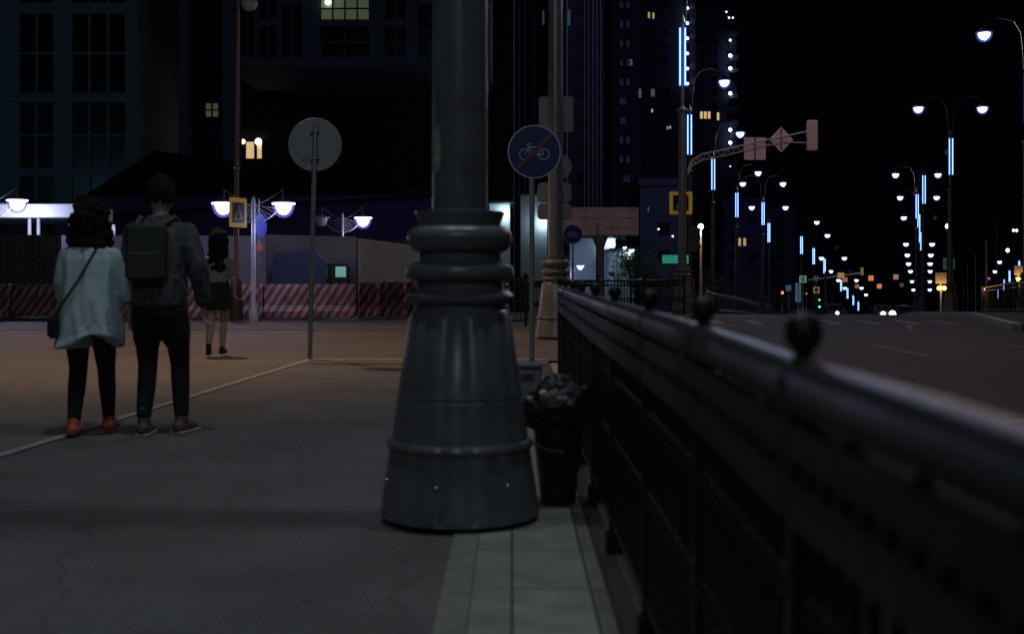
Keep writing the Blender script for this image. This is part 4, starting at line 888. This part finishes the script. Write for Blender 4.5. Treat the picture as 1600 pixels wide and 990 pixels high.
def hang_sign(px, py, Y, s, m, label):  # reflective plates, given emission instead of light thrown on them
    v = W(px, py, Y); t = empty('lane_sign', v, label, 'road sign', 'lane signs hung over the road')
    MB().plate(rplate(0, 0, s * Y / F, s * Y / F, .03), 0, .03).build('sign_plate', m, t); MB().tube([(0, .02, s * Y / F / 2), (0, .02, s * Y / F / 2 + .25)], .02, 5).build('hanger', M_ink, t)
hang_sign(1361, 434.5, 150, 8, G_so, 'bright orange square sign hung over the road, highest of the orange ones')
hang_sign(1400, 432.5, 150, 8, G_sp, 'pink square sign hung over the road, right of the orange ones')
hang_sign(1374, 447, 175, 7, G_so, 'orange square sign hung low over the middle of the road')
hang_sign(1339, 447, 175, 6, glow('sign_glow_rust', (.5, .2, .12), .5), 'rusty square sign hung beside the blue tubes')
hang_sign(1409, 445, 175, 6, G_sdim, 'dim square sign hung over the right lane')
for Y, py in ((150, 429.5), (175, 443)):
    a, b = W(1290, py - 4, Y), W(1440, py - 4, Y)
    o = MB().tube([a + (b - a) * (k / 8) - Vector((0, 0, math.sin(PI * k / 8) * .1)) for k in range(9)], .012, 5).build('span_wire', M_ink)
    tag(o, 'nearer thin wire holding the hung lane signs' if Y == 150 else 'farther thin wire holding the lower lane signs', 'wire', 'span wires')
# far mast arm
v = W(1290, 440, 112); t = empty('far_mast_arm', (v.x, 112, g(112)), 'distant mast arm with orange-glowing plates over the road', 'mast arm')
za = W(0, 434, 112).z - g(112); zb_ = W(0, 426, 112).z - g(112); xb_ = px_x(1346, 112) - v.x
MB().tube([(0, 0, 0), (0, 0, za + .6)], .1, 8).build('pole', M_postf, t); MB().tube([(-1.6, 0, za - .2), (0, 0, za), (xb_, 0, zb_)], .07, 6).build('arm', M_truss, t)
G_sw = glow('sign_glow_warm', (.55, .30, .12), .5)  # mast-arm plates and signal housing emit in place of light on them
p = W(1314, 430, 111.5); tl = empty('box_sign', p, 'warm-glowing rectangular sign on the distant mast arm', 'road sign', 'signs on the distant mast arm'); MB().box((0, 0, 0), (.6, .1, .5), bev=.02).build('sign_plate', G_sw, tl); MB().tube([(0, .05, -.3), (0, .05, .3)], .03, 5).build('bracket', M_ink, tl)
p = W(1320.5, 437, 111.5); tl = empty('box_sign', p, 'small orange square sign under the distant mast arm', 'road sign', 'signs on the distant mast arm'); MB().box((0, 0, 0), (.42, .08, .42), bev=.02).build('sign_plate', glow('sign_glow_rust', (.5, .2, .12), .5), tl)
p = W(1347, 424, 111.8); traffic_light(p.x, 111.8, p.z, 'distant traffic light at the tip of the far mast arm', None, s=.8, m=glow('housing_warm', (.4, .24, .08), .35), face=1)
# median: amber beacons, small posts, sign backs on the median lamp
def beacon(px, py, Y, label):
    v = W(px, py, Y); t = empty('warning_beacon', (v.x, Y, g(Y)), label, 'beacon', 'amber beacons'); z = v.z - g(Y)
    MB().tube([(0, 0, 0), (0, 0, z + .4)], .045, 8).build('post', M_pipe, t); MB().box((0, 0, z + .45), (.5, .06, .5), bev=.01).build('sign_plate', M_dback, t)
    for sx in (-.11, .11): MB().ball((sx, -.1, z), .1, 12, 8).build('amber_lamp', glow('amber', (1, .48, .1), 5), t, True)
    lamp_light('amber_light', (v.x, Y - .4, v.z), 40, (1, .45, .12), .1)
beacon(1470, 450, 54, 'amber twin beacon glowing beside the nearest median lamp'); beacon(1592, 436, 62, 'amber twin beacon glowing at the right frame edge')
for i, px in enumerate((1476.5, 1489)):
    v = W(px, 412, 57.2); t = empty('sign_back', (v.x, 57.2, v.z - .28), ['left', 'right'][i] + ' one of two teal sign backs flanking the nearest median lamp', 'road sign', 'signs on lamp posts')
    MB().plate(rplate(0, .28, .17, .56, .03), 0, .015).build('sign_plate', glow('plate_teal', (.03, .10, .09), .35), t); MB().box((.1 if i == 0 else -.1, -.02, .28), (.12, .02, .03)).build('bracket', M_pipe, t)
for i, (px, pt, pb, r_) in enumerate([(1541, 375, 486, 3), (1524.5, 398, 482, 2), (1512, 414, 480, 1.4), (1558, 345, 480, 1.2), (1506, 432, 484, 1)]):
    Y = 62 + i * 4; H = W(0, pt, Y).z - g(Y); t = MB().lathe((0, 0, 0), [(r_ * Y / F * .6, 0), (r_ * Y / F * .5, H), (.02, H + .05)], 10).build('bare_pole', mat('bare_pole', (.16, .14, .14), .6), None, True); t.location = (px_x(px, Y), Y, g(Y))
    tag(t, ['thickest bare pole behind the median fence', 'bare reddish pole just left of the thickest one', 'short thin bare pole midway to the median lamp', 'tallest thin bare pole above the median fence', 'faint short pole close to the median lamp'][i], 'pole', 'bare poles beyond the median')
for i, (px, py, Y) in enumerate(((1479, 353.5, 120), (1574, 391, 150), (1583, 360, 140), (1588, 360, 140), (1545, 435, 160))):
    v = W(px, py, Y); t = empty('small_street_lamp', (v.x, Y, g(Y)), ['lone small lamp just left of the nearest median lamp', 'small cool lamp above the far blue tubes', 'left lamp of a warm pair at the right edge', 'right lamp of a warm pair at the right edge', 'faint lamp low beyond the bare poles'][i], 'street lamp', 'small distant lamps')
    MB().tube([(0, 0, 0), (0, 0, v.z - g(Y))], .05, 6).build('pole', M_postf, t); MB().ball((0, -.1, v.z - g(Y)), (.17, .2, .14, .14, .12)[i], 12, 8, (1, 1, 1.2)).build('lamp_glass', (G_head, G_head, glow('warmwhite', (1, .85, .6), 3), glow('warmwhite', (1, .85, .6), 3), glow('faintlamp', (.4, .4, .6), .8))[i], t)

# ------------------------------------------------------------------ far cars
def car(px, Y, label, hl, col=(.05, .05, .06), flip=False):
    x = px_x(px, Y); t = empty('car', (x, Y, g(Y) - .12), label, 'car', 'cars coming up the road')
    body = MB(); P = [(-2.1, .3), (-2.15, .6), (-2.0, .78), (-1.0, .88), (-.35, 1.36), (.9, 1.42), (1.7, .95), (2.15, .85), (2.2, .3)]
    vs = [(s * .85 * (.82 if z > 1 else 1), y, z) for s in (-1, 1) for y, z in P]; n = len(P)
    body.add(vs, [tuple(range(n)), tuple(range(2 * n - 1, n - 1, -1))] + [((k + 1) % n, k, n + k, n + (k + 1) % n) for k in range(n)]).build('body', mat('car_paint' + label[:6], col, .3), t)
    MB().add([(-.62, -.97, .92), (.62, -.97, .92), (.56, -.42, 1.31), (-.56, -.42, 1.31)], [(0, 1, 2, 3)]).build('windscreen', M_glass, t)
    for sx in (-.86, .86):
        for yy in (-1.35, 1.35):
            wv = [(sx + dx, yy + .32 * math.cos(a * PI / 8), .32 + .32 * math.sin(a * PI / 8)) for dx in (-.1, .1) for a in range(16)]
            MB().add(wv, [tuple(range(16)), tuple(range(31, 15, -1))] + [((k + 1) % 16, k, 16 + k, 16 + (k + 1) % 16) for k in range(16)]).build('wheel', mat('tyre', (.02, .02, .02), .8), t)
    for sx, mm, r_ in hl: MB().ball((sx, -2.12, .66), r_, 12, 8).build('headlight', mm, t)
    return t
G_hl = glow('headlight', (1, .95, .88), 8)
car(1376, 111, 'car with bright headlights cresting the middle of the road', ((-.42, G_hl, .22), (.42, G_hl, .30)))
car(1302, 109, 'car on the left lane showing one white light', ((-.2, G_hl, .14),), (.04, .04, .05))
car(1410, 111.5, 'car on the right lane with a small amber light', ((.1, glow('amber', (1, .48, .1), 5), .12),), (.04, .03, .03))
lamp_light('headlight_beam', (px_x(1376, 108), 107, -2.2), 60, (1, .95, .9), .2)

# ------------------------------------------------------------------ people
def limb(mb, pts, rad, n=16):
    """rounded tapered tube"""
    pts = [Vector(p) for p in pts]; d0 = (pts[0] - pts[1]).normalized(); d1 = (pts[-1] - pts[-2]).normalized()
    P = [pts[0] + d0 * rad[0] * .85, pts[0] + d0 * rad[0] * .5] + pts + [pts[-1] + d1 * rad[-1] * .5, pts[-1] + d1 * rad[-1] * .85]
    Rr = [rad[0] * .4, rad[0] * .85] + list(rad) + [rad[-1] * .85, rad[-1] * .4]
    mb.tube(P, Rr, n)
def rings(mb, rs, n=28):
    """stack of ellipses (cx, cy, z, rx, ry)"""
    vs = []
    for cx, cy, z, rx, ry in rs:
        for k in range(n):
            a = 2 * PI * k / n; vs.append((cx + rx * math.copysign(abs(math.cos(a)) ** .85, math.cos(a)), cy + ry * math.copysign(abs(math.sin(a)) ** .85, math.sin(a)), z))
    m = len(rs); mb.add(vs, [(i * n + k, i * n + (k + 1) % n, (i + 1) * n + (k + 1) % n, (i + 1) * n + k) for i in range(m - 1) for k in range(n)] + [tuple(range(n - 1, -1, -1)), tuple((m - 1) * n + k for k in range(n))])
M_skin = mat('skin', (.42, .27, .21), .55)
def hand(mb, w_, fwd, side, s=1.0):
    """palm, four curled fingers and a thumb; w_ wrist, fwd direction of hand, side = thumb side unit vector"""
    w_ = Vector(w_); f = Vector(fwd).normalized(); sd = Vector(side).normalized(); pn = f.cross(sd).normalized()
    pl = w_ + f * .075 * s
    for u in (-.026, -.009, .009, .026): limb(mb, [w_ + sd * u * .7 * s, pl + sd * u * s], [.014 * s, .0135 * s], 8)
    for i, (u, ln) in enumerate(((.028, .07), (.0095, .08), (-.0095, .075), (-.028, .058))):
        b = pl + sd * u * s; k1 = b + (f * .92 + pn * .3).normalized() * ln * .45 * s; k2 = k1 + (f * .7 + pn * .7).normalized() * ln * .32 * s; k3 = k2 + (f * .35 + pn * .9).normalized() * ln * .25 * s
        limb(mb, [b, k1, k2, k3], [.0092 * s, .0088 * s, .008 * s, .007 * s], 8)
    b = w_ + f * .02 * s + sd * .025 * s; k1 = b + (f * .6 + sd * .8).normalized() * .038 * s; k2 = k1 + (f * .85 + sd * .3 + pn * .3).normalized() * .03 * s
    limb(mb, [b, k1, k2], [.013 * s, .011 * s, .009 * s], 8)
def head(mb, c, s=1.0, yaw=0):
    c = Vector(c); q = MB(); q.ball((0, 0, 0), .1 * s, 24, 16, (.78, .95, 1.15))
    q.ball((0, .03 * s, -.06 * s), .06 * s, 16, 10, (.85, .95, .9))           # jaw
    q.tube([(0, .085 * s, .02 * s), (0, .108 * s, -.015 * s), (0, .09 * s, -.022 * s)], [.008 * s, .014 * s, .01 * s], 8)  # nose
    for sx in (-1, 1): q.ball((sx * .079 * s, 0, -.01 * s), .022 * s, 10, 8, (.4, .8, 1.3)); q.ball((sx * .03 * s, .082 * s, .012 * s), .014 * s, 8, 6)
    q.ball((0, .087 * s, -.052 * s), .018 * s, 10, 6, (1.4, .5, .5))
    M_ = Matrix.Rotation(yaw, 3, 'Z'); q.v = [tuple(c + M_ @ Vector(v)) for v in q.v]; mb.add(q.v, q.f)
def leg(mb, hip, knee, ankle, toe, r=(.085, .056, .036), n=16):
    limb(mb, [hip, Vector(hip).lerp(Vector(knee), .5), knee, Vector(knee).lerp(Vector(ankle), .35), ankle], [r[0], (r[0] + r[1]) * .52, r[1], r[1] * .97, r[2]], n)
    if toe: a = Vector(ankle); tt = Vector(toe); h = a + (a - tt).normalized() * .03; h.z = min(a.z, tt.z + .02); limb(mb, [h, a.lerp(tt, .5) - Vector((0, 0, .015)), tt], [.03, .033, .024], 12)
def shoe(mb, ankle, toe, s=1.0):
    a = Vector(ankle); tt = Vector(toe); d = (tt - a); d.z = 0; d.normalize(); h = a - d * .045
    mb2 = MB(); limb(mb2, [Vector((h.x, h.y, tt.z + .018)), Vector((a.x, a.y, tt.z + .02)) + d * .06, tt + d * .02 + Vector((0, 0, .008))], [.042 * s, .046 * s, .036 * s], 14)
    limb(mb2, [a + Vector((0, 0, .02)), Vector((a.x, a.y, tt.z + .03))], [.042 * s, .044 * s], 12); mb.add(mb2.v, mb2.f)
def person_root(px, Y, label, rz=0): return empty('person', (px_x(px, Y), Y, 0), label, 'person', 'people walking away', rz)
def cloth(name, mb, m, t, vox=.009, sm=5):
    o = bake(mb.build(name, m, t), vox, sm)
    amp = {'tunic': .006, 'jacket': .007, 'shorts': .006, 'leggings': .0025, 'top': .004, 'skirt': .006}.get(name, 0)
    if amp:
        o.data.update(); N_ = [v.normal.copy() for v in o.data.vertices]
        for v, n in zip(o.data.vertices, N_):
            x, y, z = v.co; a = math.atan2(y, x)
            f = math.sin(a * 6 + z * 3 + 1.1 * math.sin(z * 7)) + .6 * math.sin(a * 13 + z * 9 + 1.5 * math.sin(z * 10 + y * 9)) + (.35 * math.sin(z * 42 + x * 30 + y * 31) if name in ('jacket', 'shorts') else 0)
            v.co += n * amp * f * .6
    return o

# -- woman in teal tunic (faces +y, away)
t = person_root(141, 8.4, 'woman in a loose teal tunic, black leggings and red shoes with crossbody bag', R(4))
b = MB(); zs = 1.57
rings(b, [(0, 0, .80, .13, .10), (0, 0, .88, .155, .115), (0, 0, .98, .13, .095), (0, 0, 1.08, .125, .088), (0, 0, 1.2, .15, .1), (0, 0, 1.27, .155, .09), (0, 0, 1.31, .10, .07), (0, 0, 1.335, .05, .05)])
limb(b, [(0, 0, 1.31), (0, .01, 1.42)], [.05, .045]); head(b, (-.005, .02, 1.49), 1.0, R(-12))
LH, LK, LA, LT_ = (-.085, 0, .80), (-.10, .07, .46), (-.105, -.02, .09), (-.11, .11, .035)
RH, RK, RA, RT_ = (.085, 0, .80), (.085, .10, .46), (.09, .14, .115), (.095, .28, .05)
leg(b, LH, LK, LA, LT_); leg(b, RH, RK, RA, RT_)
limb(b, [(-.15, 0, 1.25), (-.19, .02, 1.02), (-.17, .14, .86)], [.045, .038, .028]); hand(b, (-.17, .145, .855), (.1, .5, -.6), (1, .3, 0), .9)
limb(b, [(.15, 0, 1.25), (.23, .02, 1.03), (.25, .08, .83)], [.045, .038, .026]); hand(b, (.25, .082, .825), (.05, .12, -1), (0, 1, 0), .9)
bake(b.build('body', M_skin, t), .0055, 2)
M_teal = mat('tunic_teal', (.38, .51, .54), .85, var=.1, scale=5, bump=.5, bscale=7, dist=.02); M_blk = mat('black_cloth', (.006, .006, .008), .85); M_shoe = mat('shoe_red', (.45, .085, .045), .55); M_hairb = mat('hair_dark', (.010, .008, .007), .9, var=.5, scale=60, bump=1, bscale=90, dist=.01, spec=.15)
c_ = MB()
rings(c_, [(-.015, -.02, .66, .235, .15), (0, 0, .72, .225, .155), (0, 0, .82, .21, .15), (0, 0, .95, .19, .14), (0, 0, 1.1, .178, .125), (0, 0, 1.22, .185, .12), (0, 0, 1.285, .165, .1), (0, 0, 1.325, .10, .075), (0, 0, 1.34, .06, .055)])
limb(c_, [(-.15, 0, 1.25), (-.195, .02, 1.06), (-.19, .05, .98)], [.068, .066, .06]); limb(c_, [(.15, 0, 1.25), (.225, .015, 1.06), (.245, .03, .97)], [.066, .064, .06])
c_.add([], [])
tu = cloth('tunic', c_, M_teal, t, .009, 6)
for v in tu.data.vertices:   # hem folds
    if v.co.z < .95:
        k = (.95 - v.co.z) / .3; a = math.atan2(v.co.y, v.co.x); v.co.x *= 1 + .05 * k * math.sin(a * 7); v.co.y *= 1 + .08 * k * math.sin(a * 7 + 1); v.co.z += -.05 * k * math.sin(a * 2 + .7) * (1 if v.co.z < .75 else 0)
c_ = MB(); leg(c_, LH, LK, LA, None, (.092, .062, .041)); leg(c_, RH, RK, RA, None, (.092, .062, .041)); rings(c_, [(0, 0, .76, .15, .11), (0, 0, .9, .16, .12)]); cloth('leggings', c_, M_blk, t, .009, 3)
for A, T in ((LA, LT_), (RA, RT_)): c_ = MB(); shoe(c_, A, T); cloth('shoe', c_, M_shoe, t, .006, 2)
def hair_mass(c, r_, n, seed, drop, sp=1.0, small=.03, front=.05):
    rnd = random.Random(seed); m_ = MB(); m_.ball(c, r_, 20, 14, (1.0, 1.0, 1.05))
    for k in range(n):
        th = rnd.uniform(0, 2 * PI); ph = rnd.uniform(-.3, 1) ** 1; u = Vector((math.cos(th), math.sin(th), 0)) * math.cos(ph * PI / 2) + Vector((0, 0, math.sin(ph * PI / 2)))
        p_ = Vector(c) + Vector((u.x * r_ * sp, u.y * r_ * sp, u.z * r_ * 1.08)) * rnd.uniform(.95, 1.12)
        if p_.y > c[1] + front and p_.z < c[2] + .04: continue
        m_.ball(p_, rnd.uniform(.5, 1) * small, 8, 6)
    for k in range(int(n * .8)):
        th = rnd.uniform(PI, 2 * PI); z_ = rnd.uniform(0, drop); k2 = 1.12 + .15 * math.sin(z_ / max(drop, .01) * PI)
        m_.ball((c[0] + math.cos(th) * r_ * k2 * sp * rnd.uniform(.6, 1.08), c[1] + math.sin(th) * r_ * .85 * rnd.uniform(.5, 1.1), c[2] - z_), rnd.uniform(.5, 1.1) * small, 8, 6)
    return m_
c_ = hair_mass((0, 0, 1.50), .112, 190, 3, .20, 1.05, .030)
cloth('hair', c_, M_hairb, t, .007, 3)
bag = MB(); bag.tube([(.085, .02, 1.335), (.06, -.105, 1.28), (-.04, -.158, 1.08), (-.16, -.15, .90), (-.21, -.09, .80)], .0085, 8); bg_ = MB().box((-.235, -.05, .76), (.07, .2, .15), R(20), .025).build('shoulder_bag', M_blk, t, True); bag.build('strap', M_ink, bg_, True)

# -- man with backpack
t = person_root(250, 8.45, 'man with dark backpack, patterned grey jacket, long black shorts and sneakers', R(-2))
b = MB()
rings(b, [(0, 0, .86, .14, .105), (0, 0, .95, .155, .115), (0, 0, 1.08, .145, .1), (0, 0, 1.22, .165, .11), (0, 0, 1.36, .19, .115), (0, 0, 1.43, .185, .1), (0, 0, 1.48, .11, .075), (0, 0, 1.505, .06, .055)])
limb(b, [(0, 0, 1.48), (0, .015, 1.58)], [.058, .054]); head(b, (0, .03, 1.665), 1.06)
LH, LK, LA, LT_ = (-.09, 0, .88), (-.095, .03, .48), (-.10, -.035, .10), (-.115, .12, .035)
RH, RK, RA, RT_ = (.09, 0, .88), (.11, .10, .49), (.12, .10, .10), (.15, .25, .035)
leg(b, LH, LK, LA, LT_, (.092, .062, .042)); leg(b, RH, RK, RA, RT_, (.092, .062, .042))
limb(b, [(-.19, 0, 1.41), (-.225, .04, 1.13), (-.19, .16, .95)], [.052, .042, .03]); hand(b, (-.19, .165, .945), (.1, .4, -.8), (1, .2, 0))
limb(b, [(.19, 0, 1.41), (.27, -.01, 1.14), (.285, .06, .90)], [.052, .042, .03]); hand(b, (.285, .062, .895), (.02, .12, -1), (0, 1, 0))
bake(b.build('body', M_skin, t), .0055, 2)
M_camo = mat('jacket_pattern', (.05, .056, .064), .8, var=1, scale=22, bump=.5, bscale=9, dist=.02)
c_ = MB(); rings(c_, [(0, 0, .90, .19, .145), (0, 0, 1.0, .195, .145), (0, 0, 1.15, .185, .135), (0, 0, 1.3, .205, .14), (0, 0, 1.4, .215, .13), (0, 0, 1.465, .17, .1), (0, 0, 1.50, .09, .075), (0, 0, 1.53, .075, .07)])
limb(c_, [(-.19, 0, 1.41), (-.235, .03, 1.14), (-.20, .14, .98)], [.075, .066, .05]); limb(c_, [(.19, 0, 1.41), (.275, -.01, 1.15), (.29, .05, .94)], [.078, .074, .058])
cloth('jacket', c_, M_camo, t, .009, 5)
c_ = MB()
for H_, K_ in ((LH, LK), (RH, RK)): limb(c_, [H_, Vector(H_).lerp(Vector(K_), .3), Vector(H_).lerp(Vector(K_), .50)], [.108, .102, .098])
rings(c_, [(0, 0, .82, .17, .125), (0, 0, .95, .175, .13)]); cloth('shorts', c_, M_blk, t, .009, 3)
c_ = MB()
for K_, A_ in ((LK, LA), (RK, RA)): limb(c_, [Vector(K_).lerp(Vector((K_[0], 0, .86)), .62), K_, Vector(K_).lerp(Vector(A_), .35), Vector(A_) + Vector((0, 0, .05))], [.088, .066, .064, .052]); 
bake(c_.build('leggings', M_blk, t), .009, 2)
M_snk = mat('sneaker_upper', (.10, .05, .055), .6); M_sole = mat('sneaker_sole', (.3, .29, .28), .6)
for A, T in ((LA, LT_), (RA, RT_)):
    c_ = MB(); shoe(c_, A, T, 1.08); s_ = cloth('shoe', c_, M_snk, t, .006, 2)
    a_ = Vector(A); tt = Vector(T); d = tt - a_; d.z = 0; ang = math.atan2(d.y, d.x); mid = (a_ + tt) / 2
    MB().box((mid.x, mid.y - .005, .014), (d.length + .14, .094, .026), ang, .012).build('sole', M_sole, s_)
    c_ = MB(); limb(c_, [a_ + Vector((0, 0, .03)), a_ + Vector((0, 0, .10))], [.046, .045]); c_.build('sock', mat('sock_pale', (.16, .15, .15), .8), t, True)
c_ = hair_mass((0, .012, 1.70), .098, 260, 5, .085, .86, .013, .06)
cloth('hair', c_, mat('hair_brown', (.016, .011, .008), .95, var=.5, scale=80, bump=1, bscale=120, dist=.008, spec=.1), t, .0055, 1)
M_bp = mat('backpack_green', (.022, .028, .026), .75, var=.2, scale=8); M_bp2 = mat('backpack_trim', (.05, .055, .055), .6)
bp = MB(); bp.box((-.03, -.195, 1.27), (.27, .13, .40), 0, .05).build('backpack', M_bp, t, True); bpo = [o for o in C.objects if o.parent == t][-1]
MB().box((-.03, -.275, 1.18), (.21, .04, .18), 0, .018).build('front_pocket', M_bp, bpo, True)
MB().tube([(-.07, -.17, 1.475), (-.03, -.19, 1.51), (.01, -.17, 1.475)], .008, 8).build('grab_loop', M_bp2, bpo, True)
for sx in (-1, 1): MB().tube([(-.03 + sx * .09, -.14, 1.46), (sx * .12, -.05, 1.515), (sx * .125, .07, 1.47), (sx * .14, .155, 1.3), (sx * .16, .10, 1.1), (sx * .15, -.12, 1.09)], .017, 8).build('strap', M_bp2, bpo, True)
MB().torus((.287, .058, .925), .034, .008, 20, 8).build('wristband', mat('band_red', (.4, .05, .05), .6), t, True)

# -- lone walker further on
t = person_root(341, 16.5, 'woman with long hair, grey top, black skirt and bare legs walking alone', R(6))
b = MB()
rings(b, [(0, 0, .84, .13, .10), (0, 0, .92, .15, .11), (0, 0, 1.05, .115, .085), (0, 0, 1.2, .14, .1), (0, 0, 1.32, .165, .09), (0, 0, 1.37, .10, .065), (0, 0, 1.39, .05, .05)])
limb(b, [(0, 0, 1.37), (0, .01, 1.47)], [.048, .044]); head(b, (0, .02, 1.55), 1.0, R(15))
LH, LK, LA, LT_ = (-.08, 0, .83), (-.09, -.02, .47), (-.105, -.16, .13), (-.11, -.06, .035); RH, RK, RA, RT_ = (.08, 0, .83), (.06, .12, .46), (.04, .10, .09), (.06, .24, .035)
leg(b, LH, LK, LA, LT_, (.082, .053, .034)); leg(b, RH, RK, RA, RT_, (.082, .053, .034))
limb(b, [(-.155, 0, 1.3), (-.21, -.04, 1.06), (-.2, .02, .85)], [.042, .036, .025]); hand(b, (-.2, .022, .845), (0, .15, -1), (0, 1, 0), .9)
limb(b, [(.155, 0, 1.3), (.2, -.03, 1.06), (.2, .1, .88)], [.042, .036, .025]); hand(b, (.2, .102, .875), (0, .4, -1), (0, 1, 0), .9)
bake(b.build('body', M_skin, t), .006, 2)
c_ = MB(); rings(c_, [(0, 0, .98, .145, .11), (0, 0, 1.08, .14, .105), (0, 0, 1.22, .158, .115), (0, 0, 1.32, .17, .1), (0, 0, 1.375, .1, .07), (0, 0, 1.395, .06, .055)])
limb(c_, [(-.15, 0, 1.3), (-.195, -.03, 1.1)], [.06, .055]); limb(c_, [(.15, 0, 1.3), (.19, -.02, 1.1)], [.06, .055]); cloth('top', c_, mat('top_grey', (.17, .18, .21), .8, var=.1), t, .01, 4)
c_ = MB(); rings(c_, [(0, 0, .62, .20, .15), (0, 0, .72, .19, .14), (0, 0, .9, .165, .125), (0, 0, 1.02, .14, .105)]); cloth('skirt', c_, M_blk, t, .01, 4)
c_ = hair_mass((0, .0, 1.56), .11, 220, 9, .40, .85, .05)
cloth('hair', c_, M_hairb, t, .009, 2)
for A, T in ((LA, LT_), (RA, RT_)): c_ = MB(); shoe(c_, A, T, .9); cloth('shoe', c_, M_blk, t, .008, 2)
